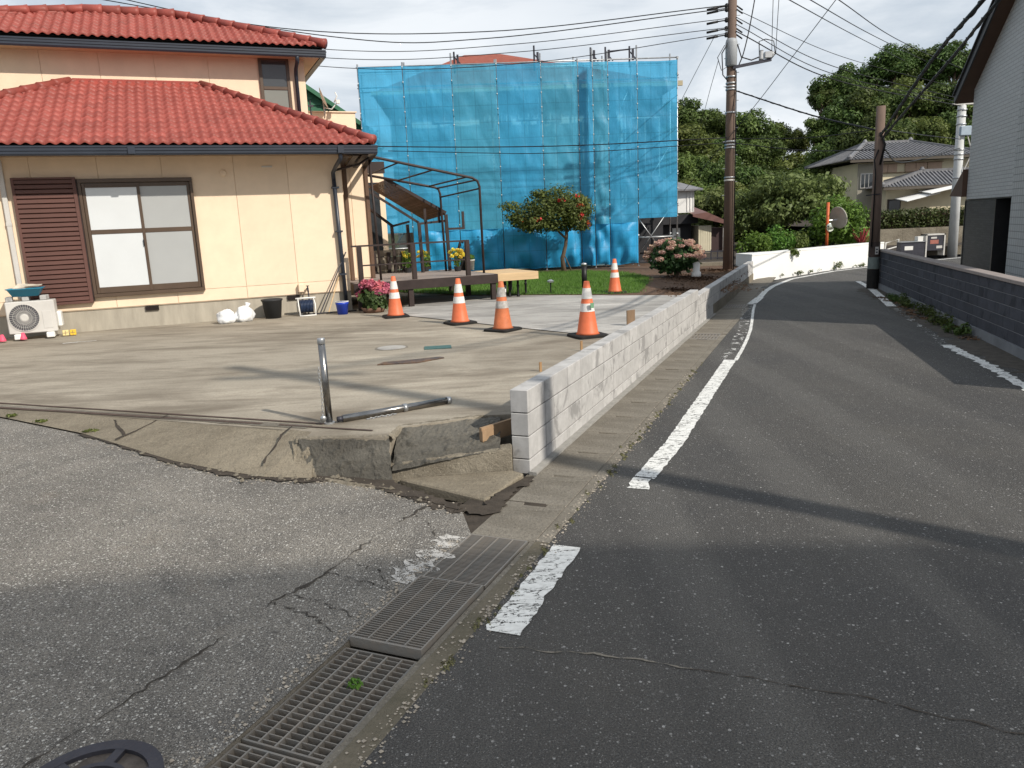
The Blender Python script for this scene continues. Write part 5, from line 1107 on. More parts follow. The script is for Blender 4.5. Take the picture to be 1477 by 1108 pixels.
# ------------------------------------------------------------------ old tiled house on the rise, hedge, retaining wall, boxes
rw = thing('retaining_wall', 'grey concrete retaining wall under the clipped hedge', 'wall', (13.5, 29, 0), -.02)
for i in range(4): Bx(i * 1.25, i * 1.25 + 1.245, 0, .3, -.1, .93).build('panel', KERBM, rw)
stuff_b = MB(); stuff_b.add([(13.4, 29.2, .9), (26, 29.2, .9), (26, 44, 1.4), (12, 44, 1.4)], [(0, 1, 2, 3)]); struct(stuff_b.build('raised_garden', SOIL))
hd = thing('clipped_hedge', 'dark green clipped hedge on top of the retaining wall', 'hedge', (13.6, 29.5, .9)); L = [(.25 + .3 * i, .3 * (j % 2), .22 + .3 * k, .26, .3, .24) for i in range(14) for j in range(2) for k in range(2)]
link('foliage', leaves('foliage', L, 6500, .085, m_leaf('hedge_leaves', (.022, .04, .01), (.06, .085, .02), .2), 17, .5), hd); m = MB(); m.box(.1, 4.3, .12, .45, 0, .6); m.build('branches', BARK, hd)
jh = thing('tiled_house', 'old beige two storey house with grey clay tile hip roofs', 'house', (19.4, 38, 0), -.06)
JW = pm('jh_wall', (.62, .55, .39), .85, .08, 2, .15)
Bx(-2.1, 3.2, .6, 6, 1, 3.9).build('wall', JW, jh); Bx(-1.3, 4.0, -.8, 4, .9, 2.7).build('lower_wall', JW, jh)
m = MB(); m.box(-2.11, -1.25, .55, .62, 1.0, 3.85); m.build('corner_wall', pm('jh_grey', (.3, .28, .23), .85, .08, 2), jh)
for i, (a, b) in enumerate(((-1.15, -.72), (-.70, -.27), (.12, .62), (.64, 1.12), (1.18, 1.85))):
    f = MB(); f.box(a, b, .54, .6, 3.4, 3.78); o = f.build('shutter', pm('pinkish_shutter', (.42, .3, .22), .7, .1, 3, objvar=.06), jh)
m = MB(); m.box(-1.2, 1.9, .52, .61, 3.36, 3.39); m.box(-1.2, 1.9, .52, .61, 3.79, 3.82); m.build('shutter_rail', OLDW, jh)
f = MB(); f.box(-2.0, -1.4, .48, .55, 2.7, 3.4); w = f.build('window', PALEM, jh); 
for q in range(3): Bx(-1.97 + q * .19, -1.82 + q * .19, .465, .479, 2.74, 3.36).build('pane', GLASSD, w)
f = MB(); f.box(-1.2, -.6, -.86, -.8, 1.5, 2.1); w = f.build('window', DKBR, jh); Bx(-1.15, -.65, -.875, -.861, 1.55, 2.05).build('pane', GLASSD, w); Bx(.0, .3, -.87, -.801, 2.05, 2.3).build('vent_hood', WHT, jh)
def hip(parent, x0, x1, y0, y1, z0, rx0, rx1, zr_, name='roof'):
    ym = (y0 + y1) / 2; A = [Vector((x0, y0, z0)), Vector((x1, y0, z0)), Vector((x1, y1, z0)), Vector((x0, y1, z0))]; r0, r1 = Vector((rx0, ym, zr_)), Vector((rx1, ym, zr_))
    m = MB(); m.add(A + [r0, r1], [(0, 1, 5, 4), (1, 2, 5), (2, 3, 4, 5), (3, 0, 4), (3, 2, 1, 0)]); o = m.build(name, KAWA, parent)
    rib = MB(); nrib = int((x1 - x0) / .17)
    for i in range(nrib + 1):
        x = x0 + (x1 - x0) * i / nrib; k = min(1, (x - x0) / max(.01, rx0 - x0), (x1 - x) / max(.01, x1 - rx1)); rib.bar((x, y0, z0 + .03), (x, y0 + (ym - y0) * k, z0 + .03 + (zr_ - z0) * k), .06, .05) if k > .03 else None
    nr2 = int((y1 - y0) / .17)
    for i in range(1, nr2):
        y = y0 + (y1 - y0) * i / nr2; k = 1 - abs((y - ym) / (ym - y0)); rib.bar((x0, y, z0 + .03), (x0 + (rx0 - x0) * k, y, z0 + .03 + (zr_ - z0) * k), .06, .05)
    stuff(rib.build('roof_tiles', KAWA, o)); rd = MB()
    for a, b in ((A[0], r0), (A[1], r1), (A[3], r0), (A[2], r1), (r0, r1)): rd.bar(a + Vector((0, 0, .05)), b + Vector((0, 0, .05)), .16, .14)
    for p in (A[0], A[1], r0, r1): rd.lathe([(.1, 0), (.13, .12), (.05, .24)], 10, p)
    rd.build('ridge', KAWA, o)
    m = MB(); m.box(x0 + .05, x1 - .05, y0 + .02, y0 + .06, z0 - .14, z0 - .01); m.build('eaves', pm('dark_eaves', (.10, .085, .07), .8, .1, 4), o); return o
hip(jh, -2.75, 3.7, .0, 6.6, 4.05, -.8, 1.5, 4.98); hip(jh, -1.75, 4.4, -1.5, 1.2, 2.66, .6, 4.2, 3.32, 'lower_roof')
for x0, z, w_, nm in ((-.95, 1.95, 1.6, 'awning'), (.1, 2.25, 1.7, 'awning')):
    m = MB(); m.add([(x0, -2.3, z), (x0 + w_, -2.0, z + .32), (x0 + w_, -1.0, z + .45), (x0, -1.0, z + .15)] + [(x0, -2.3, z + .03), (x0 + w_, -2.0, z + .35), (x0 + w_, -1.0, z + .48), (x0, -1.0, z + .18)], [(3, 2, 1, 0), (4, 5, 6, 7), (0, 1, 5, 4), (1, 2, 6, 5), (2, 3, 7, 6), (3, 0, 4, 7)]); m.build(nm, WHTP, jh)
t = thing('notice_cabinet', 'dark metal cabinet with white frame and red label in the neighbour yard', 'cabinet', (12.98, 24, 0)); Bx(0, .52, 0, .3, .36, .82).build('body', IRON, t); m = MB(); m.box(-.04, .0, -.02, .3, .0, .86); m.box(.52, .56, -.02, .3, .2, .86); m.box(-.04, .56, -.02, .3, .821, .86); m.build('frame', PALEM, t)
for (a, b, c, d, mm) in ((.1, .36, .56, .68, pm('faded_red_label', (.35, .13, .1), .7, .2, 30)), (.12, .3, .72, .77, PALEM), (.3, .48, .42, .5, PALEM)): Bx(a, b, -.006, -.001, c, d).build('label_plate', mm, t)
t = thing('meter_cabinet', 'low dark cabinet with white plates beside the framed cabinet', 'cabinet', (12.2, 24, 0)); Bx(0, .72, 0, .3, .1, .64).build('body', IRON, t); Bx(.1, .36, -.006, -.001, .4, .52).build('plate', WHT, t); Bx(.5, .66, .0, .2, .641, .8).build('top_box', WHT, t); Bx(-.02, .76, -.03, .32, .6405, .66).build('lid', GALV, t)
t = thing('bicycle_rack', 'small white metal frame beside the dark yucca', 'frame', (11.95, 24.6, 0)); m = MB(); m.tube([(0, 0, 0), (0.05, 0, .62), (.45, 0, .72), (.45, 0, 0)], .025); m.tube([(0.03, 0, .4), (.45, 0, .5)], .02); m.build('frame', WHT, t)
t = thing('red_plant', 'spiky red leaved plant behind the dark pole', 'plant', (11.5, 25.2, 0)); m = MB()
for k in range(16):
    a = k * .39; m.bar((0, 0, .55), (.3 * math.cos(a), .2 * math.sin(a), .95 + .15 * math.sin(a * 3)), .05, .008)
m.build('leaf_blade', pm('red_leaf', (.28, .05, .05), .6, .3, 12), t); m = MB(); m.tube([(0, 0, 0), (0, 0, .6)], .03); m.build('stem', BARK, t)

# ------------------------------------------------------------------ poles, lines, mirror
t = thing('utility_pole', 'tall brown utility pole with transformer and cut-out switch arm beyond the block wall', 'utility pole', (5.78, 20.3, 0)); t.rotation_euler = (0, R(.25), 0)
m = MB(); m.tube([(0, 0, .1), (0, 0, 9.2)], [.128, .098], 18); m.build('shaft', POLEC, t, True)
for z in (2.55, 2.62, 3.35, 3.42, 3.5, 4.2, 4.75, 4.82, 4.9, 5.05): m = MB(); m.lathe([(.13, 0), (.133, .01), (.133, .03), (.13, .04)], 16, (0, 0, z)); m.build('band', GALV if z > 2.6 else PALEM, t, True)
m = MB(); m.lathe([(.10, 5.30), (.14, 5.33), (.145, 5.85), (.13, 5.92), (.1, 5.95)], 18, (-.03, -.08, 0)); m.build('transformer', TRF, t, True)
m = MB(); m.bar((.0, -.12, 5.27), (.95, -.12, 5.42), .06, .07); m.build('cross_arm', IRON, t)
m = MB(); m.lathe([(.04, 0), (.06, .02), (.05, .2), (.06, .22)], 10, (.7, -.12, 5.42)); m.box(.78, .95, -.2, -.04, 5.46, 5.6); m.lathe([(.03, 0), (.05, .05), (.03, .1)], 10, (.98, -.12, 5.5)); m.build('switch_gear', CERAM, t)
m = MB(); m.tube([(.66, -.12, 5.4), (.64, -.12, 5.85), (.8, -.12, 5.9), (1.0, -.12, 5.85), (1.05, -.12, 5.55), (.95, -.12, 5.44)], .012, 6); m.tube([(.1, -.15, 5.8), (.2, -.15, 5.5), (.45, -.15, 5.42), (.68, -.12, 5.5)], .016, 6); m.tube([(-.1, -.15, 5.9), (-.28, -.15, 5.6), (-.25, -.15, 5.1), (-.12, -.15, 4.95)], .014, 6); m.tube([(-.12, -.13, 5.3), (-.3, -.2, 5.2), (-.4, -.2, 5.5), (-.2, -.1, 5.8)], .01, 6); m.tube([(.09, -.12, 5.2), (.1, -.13, 4.2), (.11, -.14, .3)], .014, 6); m.build('jumper_cable', BLACKW, t, True)
for z in (6.74, 6.66, 6.42, 6.22, 6.08):
    m = MB(); m.tube([(-.1, 0, z - .02), (-.35, 0, z - .05)], .016, 6); m.lathe([(.02, 0), (.05, .03), (.03, .06), (.05, .09), (.02, .12)], 10, (-.14, 0, z - .08)); m.tube([(-.35, 0, z - .05), (-.62, .02, z - .09)], .028, 8); m.build('line_clamp', BLKM, t, True)
    m = MB(); m.tube([(.1, 0, z - .02), (.28, .1, z - .1)], .02, 6); m.build('line_clamp', BLKM, t, True)
m = MB()
for k in range(14):
    z = 2.2 + k * .33; s = 1 if k % 2 else -1; m.tube([(s * .1, -.03, z), (s * .19, -.03, z)], .009, 5)
stuff(m.build('step_bolt', GALV, t))
t = thing('utility_pole', 'short dark brown utility pole at the end of the charcoal wall', 'utility pole', (7.93, 16.75, 0))
m = MB(); m.tube([(0, 0, -.1), (-.01, 0, 3.78)], [.112, .088], 16); m.build('shaft', POLEC, t, True); m = MB(); m.lathe([(.122, -.05), (.121, .42)], 18, cap=False); m.build('sleeve', BLK, t, True); m = MB(); m.lathe([(.119, .43), (.118, .68)], 18, cap=False); m.build('band', pm('dull_green_band', (.16, .19, .18), .7, .15, 10), t, True); m = MB(); m.lathe([(.118, .69), (.116, 1.0)], 18, cap=False); m.build('sleeve', pm('brown_sleeve', (.05, .035, .03), .6, .15, 5), t, True)
m = MB(); m.box(-.035, .035, -.122, -.118, .74, .9); m.build('number_plate', PALEM, t); m = MB(); m.box(-.02, .02, -.1235, -.1225, .77, .80); m.box(-.02, .02, -.1235, -.1225, .83, .86); m.build('plate_mark', IRON, t)
m = MB(); m.tube([(-.06, -.09, 2.9), (-.14, -.1, 2.7), (-.1, -.1, 2.4), (-.11, -.1, .9)], .016, 6); m.tube([(-.05, -.1, 3.25), (.06, -.11, 3.0), (-.02, -.11, 2.6)], .025, 6); m.build('cable', BLACKW, t, True); m = MB(); m.bar((-.28, -.1, 1.98), (.02, -.1, 2.0), .02); m.build('bracket', IRON, t)
t = thing('utility_pole', 'pale concrete utility pole beside the white house corner', 'utility pole', (15.05, 26.2, -.05))
m = MB(); m.tube([(0, 0, 0), (-.02, 0, 5.2)], [.155, .125], 18); m.build('shaft', POLEW, t, True)
for z in (2.6, 3.2, 3.35, 3.5, 4.3, 4.55, 4.75): m = MB(); m.lathe([(.15, 0), (.155, .02), (.15, .05)], 16, (-.01, 0, z)); m.build('band', GALV, t, True)
m = MB(); m.box(-.14, .22, -.24, -.12, 3.95, 4.25); m.build('junction_box', pm('pale_blue_box', (.33, .4, .47), .6, .1, 6), t, bevel=.02); m = MB(); m.tube([(.12, -.16, 4.0), (.3, -.2, 3.4), (.1, -.18, 2.9), (.24, -.18, 2.6), (.12, -.16, 2.2)], .02, 6); m.build('cable', PALEM, t); m = MB(); m.bar((-.4, -.1, 4.95), (.3, -.1, 4.95), .05); m.build('bracket', PALEM, t)
t = thing('utility_pole', 'concrete utility pole beside the photographer, outside the picture', 'utility pole', (5.66, .9, -.1)); m = MB(); m.tube([(0, 0, 0), (0, 0, 9.0)], [.125, .10], 16); m.build('shaft', POLEW, t, True); m = MB(); m.bar((-.7, 0, 8.2), (.7, 0, 8.2), .09); m.build('cross_arm', IRON, t)
WIRES = [
 ('A', [(5.64, 20.2, 6.71), (-0.28, 20.4, 6.4), (-5.79, 20.6, 6.8), (-12, 20.9, 8.35)], .012), ('B', [(5.64, 20.2, 6.64), (-0.28, 20.4, 6.24), (-4.07, 20.5, 6.46), (-12, 20.9, 8.1)], .012),
 ('C', [(5.64, 20.2, 6.41), (0.4, 20.4, 6.08), (-4.12, 20.6, 6.18), (-11, 20.9, 7.3)], .009), ('D', [(5.64, 20.2, 6.2), (0.39, 20.4, 5.89), (-4.14, 20.6, 5.98), (-10.5, 20.9, 7)], .009), ('E', [(5.65, 20.2, 6.07), (0.55, 20.4, 5.62), (-4.33, 20.6, 5.79), (-10, 20.9, 6.9)], .009),
 ('F', [(5.68, 20.2, 3.61), (1.35, 20.4, 3.61), (-3.26, 20.6, 3.82), (-6, 20.8, 4.1)], .014), ('G', [(5.68, 20.2, 3.49), (1.35, 20.4, 3.44), (-2.92, 20.6, 3.69)], .010),
 ('r1', [(5.88, 20.2, 6.43), (9.22, 22.5, 5.61), (14.86, 26.0, 5.04)], .010), ('r2', [(5.88, 20.2, 6.27), (9.22, 22.5, 5.41), (14.87, 26.0, 4.93)], .010), ('r3', [(5.88, 20.2, 6.11), (9.23, 22.5, 5.27), (14.88, 26.0, 4.82)], .014), ('r4', [(5.88, 20.2, 6.6), (10.13, 24.0, 6.11), (15.98, 28.0, 5.64)], .008),
 ('h1', [(5.56, 16.0, 5.78), (10.41, 24.0, 6.71), (19.96, 40.0, 8.73)], .010), ('h2', [(5.96, 16.0, 5.77), (11.02, 24.0, 6.65), (20.98, 40.0, 8.69)], .010), ('h3', [(6.54, 16.0, 5.74), (11.84, 24.0, 6.46), (22.89, 40.0, 8.22)], .010),
 ('gA', [(5.77, 14.0, 5.2), (5.73, 16.0, 4.63), (5.47, 18.0, 3.81), (4.9, 21.5, 2.4)], .007),
 ('sp', [(5.91, 20.2, 4.72), (7.14, 18.5, 3.87), (7.7, 16.5, 3.29)], .016), ('m1', [(5.82, 20.2, 3.58), (7.0, 18.5, 3.37), (7.7, 16.5, 3.29)], .011), ('m2', [(5.82, 20.2, 3.48), (7.01, 18.5, 3.09), (7.72, 16.5, 2.89)], .011),
 ('b1', [(7.82, 16.5, 3.17), (6.4, 12, 3.82), (5.46, 9, 4.04), (5.3, 5, 5.6), (5.6, .95, 8.2)], .026), ('b2', [(7.85, 16.5, 3.11), (6.66, 12, 3.80), (5.64, 9, 4.04), (5.42, 5, 5.5), (5.65, .95, 8.1)], .022),
 ('g1', [(5.37, 20.2, 6.05), (5.47, 22.6, 5.61), (5.44, 25, 4.93), (5.3, 28, 4.0)], .008), ('g2', [(5.45, 20.2, 5.44), (5.73, 22, 5.08), (6.29, 25, 4.73), (6.6, 27, 4.3)], .007),
 ('p1', [(7.88, 16.5, 3.29), (11.05, 21.0, 3.54), (14.95, 26.0, 3.79)], .011), ('p2', [(7.9, 16.5, 2.9), (10.12, 20.0, 2.81), (14.93, 26.0, 3.51)], .016),
 ('v1', [(6.77, 20.2, 5.55), (6.77, 20.2, 6.24), (6.78, 20.2, 7.6)], .008), ('v2', [(6.87, 20.2, 5.54), (6.89, 20.2, 6.23), (6.95, 20.2, 7.6)], .008), ('v3', [(5.95, 20.2, 5.3), (6.08, 20.2, 5.63), (6.24, 20.2, 6.34), (6.45, 20.2, 7.6)], .014)]
WL = dict(A='topmost black line from the tall pole over the scaffold to the cream house roof', B='second line down from the tall pole, just below the topmost over the scaffold', C='middle line of five crossing the sky above the blue scaffold', D='fourth line down crossing just above the blue scaffold top', E='lowest of five lines, touching the top of the blue scaffold', F='thick black cable crossing in front of the blue sheets below the eaves', G='thin cable just below the thick one in front of the blue sheets',
 r1='highest of three lines from the tall pole to the pale pole', r2='middle of three lines from the tall pole to the pale pole', r3='thick lowest of three lines from the tall pole to the pale pole', r4='faint line from the tall pole to the far wooded hill', h1='high line slanting across the sky, left of three above the wooded hill', h2='high line slanting across the sky, middle of three above the wooded hill', h3='high line slanting across the sky, closest to the white gable', gA='single guy wire slanting down the sky right of the tall pole',
 sp='spiral wrapped cable from the tall pole to the short dark pole', m1='upper thin cable from the tall pole to the short dark pole', m2='lower sagging cable from the tall pole to the short dark pole', b1='thick bundled cable rising overhead from the short dark pole', b2='second bundled cable beside the first, nearer the white gable', g1='guy wire slanting down left from the tall pole top', g2='short guy wire slanting from below the transformer', p1='upper thin cable from the short dark pole to the pale pole', p2='drooping cable from the short dark pole to the pale pole', v1='left of two thin drop wires to the switch on the arm', v2='right of two thin drop wires to the switch on the arm', v3='thick lead running up from beside the transformer')
def smooth(pts, k=10):
    P_ = [Vector(p) for p in pts]; P_ = [P_[0] * 2 - P_[1]] + P_ + [P_[-1] * 2 - P_[-2]]; out = []
    for i in range(1, len(P_) - 2):
        a, b, c, d = P_[i - 1:i + 3]; 
        for j in range(k):
            q = j / k; out.append(.5 * ((2 * b) + (c - a) * q + (2 * a - 5 * b + 4 * c - d) * q * q + (3 * b - a - 3 * c + d) * q ** 3))
    return out + [P_[-2]]
for k, pts, r_ in WIRES:
    sp = smooth(pts, 12); m = MB(); m.tube(sp, r_, 6)
    if k in ('sp', 'b1', 'b2'):
        fine = smooth(pts, 70); hx = []
        for i, p in enumerate(fine): hx.append(p + Vector((math.cos(i * .5), 0, math.sin(i * .5))) * (r_ * 1.12))
        m.tube(hx, r_ * .35, 5)
    tag(m.build('power_line', BLACKW, None, True), WL[k], 'cable', 'overhead lines on the utility poles')
t = thing('traffic_mirror', 'orange traffic mirror post with a big mirror seen edge on behind the white wall', 'traffic mirror', (9.9, 24.05, .2))
OM = pm('orange_mirror_paint', (.6, .13, .04), .5, .15, 6, .1, dirt=.3); m = MB(); m.tube([(0, 0, .4), (0, 0, 1.75)], .045, 12); m.build('post', OM, t, True); m = MB(); m.tube([(0, 0, 0), (0, 0, .45)], .04, 12); m.build('post_base', WHT, t, True)
m = MB(); m.lathe([(.001, .06), (.2, .05), (.32, .0), (.335, .01), (.335, -.02), (.3, -.02), (.001, .02)], 28); o = m.build('mirror_back', pm('grey_mirror_back', (.34, .32, .28), .6, .1, 5), t, True, loc=(.36, .05, 1.28)); o.rotation_euler = (R(78), 0, R(112)); m = MB(); m.tube([(0, 0, 1.2), (.3, .03, 1.22)], .025); m.build('arm', GALV, t)
m = MB(); m.lathe([(.001, .03), (.1, .02), (.125, .0), (.14, .0), (.14, -.02), (.001, -.03)], 22); o = m.build('small_mirror', pm('mirror_glass', (.7, .72, .6), .05, .02, 2, 0, metal=1), t, True, loc=(.07, -.08, 1.0)); o.rotation_euler = (R(95), 0, R(20))

# ------------------------------------------------------------------ garden tree and shrubs
t = thing('garden_tree', 'small umbrella shaped garden tree with orange red flowers in front of the blue sheets', 'tree', (1.6, 22.0, .3))
m = MB(); m.tube([(.02, 0, 0), (-.02, .02, .4), (.08, 0, .75), (.12, .02, 1.05), (.1, 0, 1.4)], [.075, .06, .05, .048, .03], 10); m.tube([(.1, 0, .95), (-.2, .05, 1.25), (-.6, .05, 1.5)], [.035, .025, .012], 8); m.tube([(.11, 0, 1.1), (.4, -.1, 1.4), (.6, -.1, 1.6)], [.03, .02, .01], 8); m.tube([(.1, .02, 1.2), (0, .1, 1.6), (-.3, .1, 1.8)], [.03, .02, .01], 8); m.tube([(.25, 0, 0), (.1, 0, .35), (0.02, 0, .55)], [.02, .018, .012], 6); m.build('trunk', BARK, t, True)
L = [(-.95, 0, 1.62, .5, .45, .34), (-.55, .1, 1.9, .55, .5, .36), (-.1, 0, 2.05, .55, .5, .38), (.3, 0, 1.8, .5, .5, .42), (.35, -.1, 1.45, .38, .4, .3), (-.3, -.2, 1.7, .6, .45, .36), (-.75, -.2, 1.4, .45, .4, .25), (.15, -.2, 1.75, .5, .4, .35), (-1.45, 0, 1.9, .34, .28, .14), (-1.3, 0, 1.6, .34, .3, .2), (-.9, 0, 1.3, .4, .3, .16), (-.05, .1, 1.3, .4, .3, .16), (-.35, -.1, 1.35, .5, .4, .22), (.55, 0, 1.35, .3, .3, .25), (.6, .1, 1.75, .35, .35, .3), (-1.2, 0, 1.45, .3, .25, .16), (-.6, 0, 2.2, .3, .25, .14), (.55, 0, 2.0, .25, .2, .16)]
link('crown', leaves('crown', L, 13500, .066, LEAF_T, 31, .3), t)
for q, (lp, nn_) in enumerate(((( .45, -.35, 1.85, .16, .1, .1), 34), ((.5, -.38, 1.55, .09, .08, .12), 26), ((-.05, -.45, 2.0, .18, .08, .05), 16), ((.72, -.3, 1.35, .1, .08, .1), 12), ((-.7, -.5, 1.5, .15, .08, .08), 9), ((.4, -.4, 2.1, .12, .08, .07), 10), ((-1.1, -.3, 1.5, .12, .08, .08), 5))):
    link('flower_cluster', leaves('flower_cluster', [lp], nn_, .06, FL_RED, 33 + q, .1, .7), t)
t = thing('hydrangea', 'large round hydrangea bush with faded pink flower heads at the end of the lawn', 'hydrangea', (3.95, 18.3, .3))
link('leaves', leaves('leaves', [(0, 0, .5, .5, .45, .36), (-.3, 0, .42, .3, .3, .25), (.3, 0, .42, .32, .3, .28), (0, 0, .7, .4, .35, .22), (0, 0, .3, .3, .3, .2)], 1700, .1, m_leaf('dark_hydrangea_leaves', (.022, .045, .015), (.055, .10, .03), .2), 3, .35, .6), t)
fm = petals('flower_head', .085, 100, .04, FL_PALE, 12)
for k in range(48):
    a = rnd.uniform(0, 6.28); e = rnd.uniform(-.05, 1.25) ; ce = math.cos(e); o = link('flower_head', fm, t, 0, (.66 * ce * math.cos(a), .55 * ce * math.sin(a), .45 + .47 * math.sin(e)), a); o.scale = [rnd.uniform(.8, 1.15)] * 3; o.scale.z *= .7
m = MB()
for k in range(12): m.tube([(rnd.uniform(-.08, .08), rnd.uniform(-.08, .08), 0), (rnd.uniform(-.4, .4), rnd.uniform(-.3, .3), .6)], .012, 5)
m.build('stem', BARK, t)
t = thing('water_can', 'pale plastic can standing on the mulch beside the large hydrangea', 'can', (4.42, 18.1, .31)); m = MB(); m.lathe([(.1, 0), (.11, .02), (.11, .12), (.08, .13), (.085, .32), (.06, .35), (.001, .35)], 16); m.build('body', WHT, t, True)
def shrub(name, label, cat, x, y, z, lumps, n, size, mat, seed, trunk=.3, group=None):
    t = thing(name, label, cat, (x, y, z), 0, group); link('foliage', leaves('foliage', lumps, n, size, mat, seed, .5), t); m = MB(); m.tube([(0, 0, 0), (0, 0, trunk)], .05, 6); m.build('trunk', BARK, t); return t
shrub('round_shrub', 'large round clipped green shrub behind the white wall by the mirror', 'shrub', 10.9, 25.9, .3, [(0, 0, 1.0, .85, .8, .8)] + lumps_in(3, 16, (0, 0, .95), (.8, .7, .7), (.3, .45)), 5200, .1, LEAF_B, 41)
shrub('broad_tree', 'broad feathery green tree behind the shrubs at the road bend', 'tree', 11.6, 33, .3, lumps_in(5, 30, (0, 0, 1.75), (2.3, 1.5, 1.1), (.55, .95), .6), 11000, .17, LEAF_P, 42, 2)
shrub('broad_tree', 'second feathery tree, between the tall brown pole and the wooded hill', 'tree', 9.4, 35, .3, lumps_in(6, 18, (0, 0, 1.6), (1.2, 1.2, 1.0), (.5, .8), .6), 6000, .17, LEAF_P, 46, 2)
for k, (x, y, h, r_, mt, lab) in enumerate(((7.75, 24.3, .65, .5, LEAF_B, 'bright green shrub right beside the tall brown pole'), (8.6, 25.0, .75, .55, LEAF_B, 'bright green shrub in the middle behind the white wall'), (9.35, 25.6, .62, .5, LEAF_M, 'darker shrub between the bright shrubs and the mirror post'), (9.95, 26.3, .6, .5, LEAF_D, 'low dark shrub behind the traffic mirror post'), (12.3, 27.2, .5, .6, LEAF_M, 'low shrub between the round shrub and the short dark pole'))):
    shrub('garden_shrub', lab, 'shrub', x, y, .3, lumps_in(50 + k, 12, (0, 0, h * .62), (r_, r_ * .8, h * .45), (.2, .34)), 1900, .085, mt, 60 + k, .3, 'shrubs behind the white wall')
L = [(0, 0, 0, .12, .08, .08), (.08, -.06, -.08, .12, .06, .12)]
tag(link('wall_creeper', leaves('wall_creeper', L, 240, .06, LEAF_M, 5, .1), None, 0, (8.0, 21.75, .66)), 'tuft of green creeper hanging over the top of the white wall', 'creeper')

# ------------------------------------------------------------------ hill and its wood
SKY = [(900, 165), (960, 158), (1000, 160), (1040, 172), (1090, 180), (1130, 192), (1155, 196), (1166, 150), (1200, 122), (1240, 97), (1290, 84), (1340, 86), (1380, 92), (1440, 100), (1560, 130)]
def skyz(px, Y):
    for (a, b), (c, d) in zip(SKY[:-1], SKY[1:]):
        if a <= px <= c: y = b + (d - b) * (px - a) / (c - a); break
    else: y = 165
    return 1.7 + (324 - .044 * (px - 727) - y) / 1109 * Y * 1.02
def hz(x, y):
    px = 738.5 + 1109 * x / max(y, 1) * .98; k = max(0, min(1, (y - 36) / 16)); top = skyz(max(900, min(1560, px)), 52); return .2 + (top - 3.8) * k * k * (3 - 2 * k)
V = []; nx, ny = 60, 20
for j in range(ny + 1):
    for i in range(nx + 1):
        x = -40 + 120 * i / nx; y = 34 + 46 * j / ny; V.append((x, y, (hz(x, y) if x > 5 else .2 + 1.5 * max(0, (y - 40) / 40)) - .5))
m = MB(); m.add(V, [(j * (nx + 1) + i, j * (nx + 1) + i + 1, (j + 1) * (nx + 1) + i + 1, (j + 1) * (nx + 1) + i) for j in range(ny) for i in range(nx)]); struct(m.build('hill', pm('hill_undergrowth', (.028, .04, .014), .95, .4, 1.5, 1, 5), smooth=True))
CR = []
for k in range(6):
    L = [(0, 0, .1, .55, .55, .5)] + lumps_in(80 + k, 15, (0, 0, .15), (.72, .72, .6), (.22, .38), .8)
    CR.append([leaves('crown', L, 8000, .075, mt, 90 + k, .45) for mt in (LEAF_D, LEAF_M)])
m = MB(); m.tube([(0, 0, -1.6), (.05, 0, -.8), (0, .03, .1)], [.09, .07, .04], 7); m.tube([(.03, 0, -.7), (.35, .1, .1)], [.05, .02], 6); m.tube([(.02, 0, -.6), (-.35, -.1, .15)], [.05, .02], 6); TRK = m.build('trunk', BARK, None, True); TRKM = TRK.data; bpy.data.objects.remove(TRK)
def tree(x, y, z, r, k, bright, label, group):
    t = thing('hill_tree', label, 'tree', (x, y, z - r * 1.75), rnd.uniform(0, 6.28), group)
    c = link('crown', CR[k % 6][1 if bright else 0], t, 0, (0, 0, r * 1.75)); c.scale = (r, r, r * rnd.uniform(.8, 1.0)); b = link('trunk', TRKM, t, 0, (0, 0, r * 1.6)); b.scale = (r, r, r)
g_ = random.Random(21); k = 0
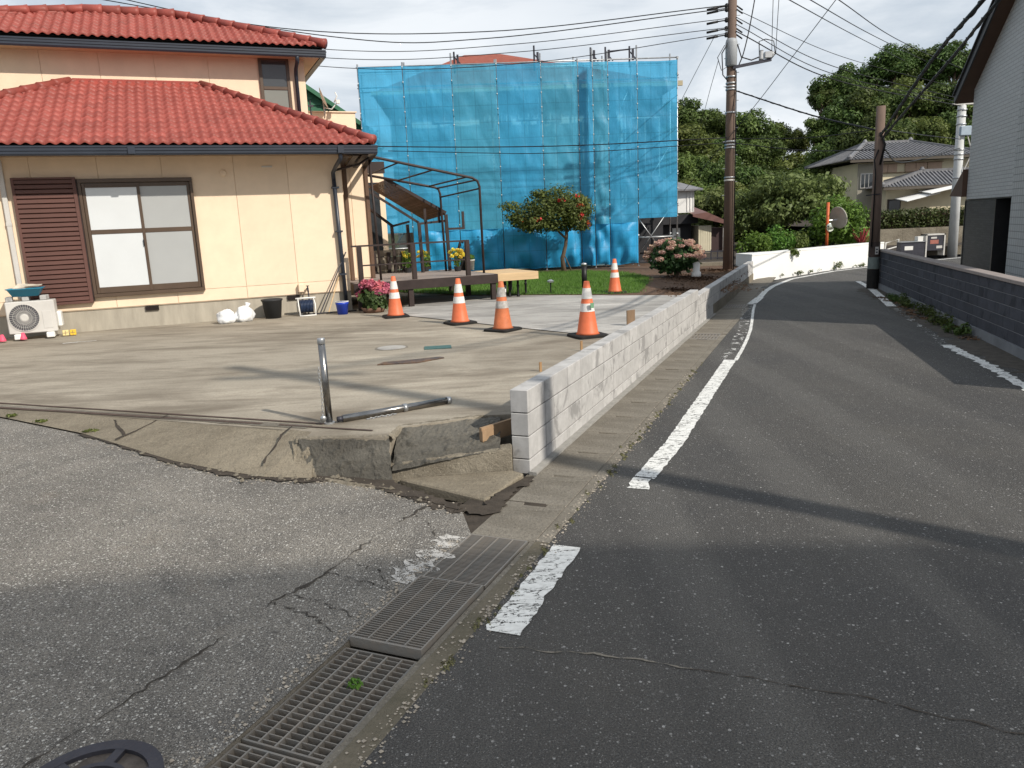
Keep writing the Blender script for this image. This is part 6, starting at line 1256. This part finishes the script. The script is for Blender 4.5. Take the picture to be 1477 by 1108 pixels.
for Y, step, f, r0 in ((53, 30, 1.0, 2.3), (49, 32, .8, 2.2), (45.5, 34, .60, 2.1), (42.5, 34, .40, 1.9), (40.5, 36, .2, 1.6)):
    px = 905 + (k % 3) * 9
    while px < 1520:
        if not (Y < 44 and px > 1215) or Y > 44:
            zt = 1.0 + (skyz(px, Y) - 1.0) * f; r = r0 * g_.uniform(.8, 1.15); y = Y + g_.uniform(-.9, .9)
            if 1135 < px < 1175: r *= .6
            hill = px > 1160
            br = g_.random() < (.3 if hill else .45)
            row = {53: 'along the top', 49: 'just below the top', 45.5: 'halfway up the side', 42.5: 'low on the side', 40.5: 'at the foot'}[Y]
            lab = ('bright green' if br else 'dark evergreen') + ' tree ' + row + (' of the tall wooded hill by the white gable' if hill else ' of the low wooded slope behind the scaffold')
            tree((px - 738.5) / 1109 * y * 1.015, y, zt - r * .72, r, k, br, lab, 'trees on the wooded hill' if hill else 'trees on the low slope'); k += 1
        px += step * g_.uniform(.8, 1.2)
tree(-6.8, 35, 5.1, 1.7, 2, False, 'dark tree top showing between the cream house and the scaffold', None)
# light airy tree standing above the hill edge
t = thing('bare_tree', 'thin half bare tree standing out against the sky at the hill edge', 'tree', (21.2, 51, 5.5))
m = MB()
for q in range(9):
    a = q * .7; m.tube([(0, 0, 0), (.3 * math.cos(a), .1, 1.8), (1.1 * math.cos(a), .3 * math.sin(a), 2.6 + .7 * math.sin(q * 2.1))], [.07, .045, .015], 5)
m.build('trunk', BARK, t); link('crown', leaves('crown', lumps_in(7, 12, (-.2, 0, 2.9), (1.2, .6, .7), (.15, .3)), 700, .14, LEAF_D, 5, .2), t)
# ------------------------------------------------------------------ unseen screen on poles, added only to lay thin shade on the near road
def m_shade_screen():
    s = NT('shade_screen_mat'); s.set(.8, .1); s.col((.05, .05, .05)); tr = s.n('ShaderNodeBsdfTransparent'); mxs = s.n('ShaderNodeMixShader'); mxs.inputs[0].default_value = .26
    s.l(s.b.outputs[0], mxs.inputs[1]); s.l(tr.outputs[0], mxs.inputs[2]); s.l(mxs.outputs[0], s.o.inputs[0]); return s.m
t = thing('shade_screen', 'added screen on steel posts that shades the near road behind the photographer, outside the picture', 'shade screen', (4.7, -3.05, 0), 0)
tp_ = [(-.6, 7.4), (1.2, 7.78), (3.6, 8.08), (5.2, 7.9), (7, 7.5), (9.5, 6.9)]
m = MB(); vs = []
for x, z in tp_: vs += [(x, .05 * math.sin(x * 2), -.4), (x, 0, z)]
m.add(vs, [(2 * i, 2 * i + 2, 2 * i + 3, 2 * i + 1) for i in range(len(tp_) - 1)]); m.build('net', m_shade_screen(), t)
for x, z in ((-.6, 7.5), (9.5, 7.0)): m = MB(); m.tube([(x, -.1, -.4), (x, -.1, z)], .07, 10); m.build('post', GALV, t, True)
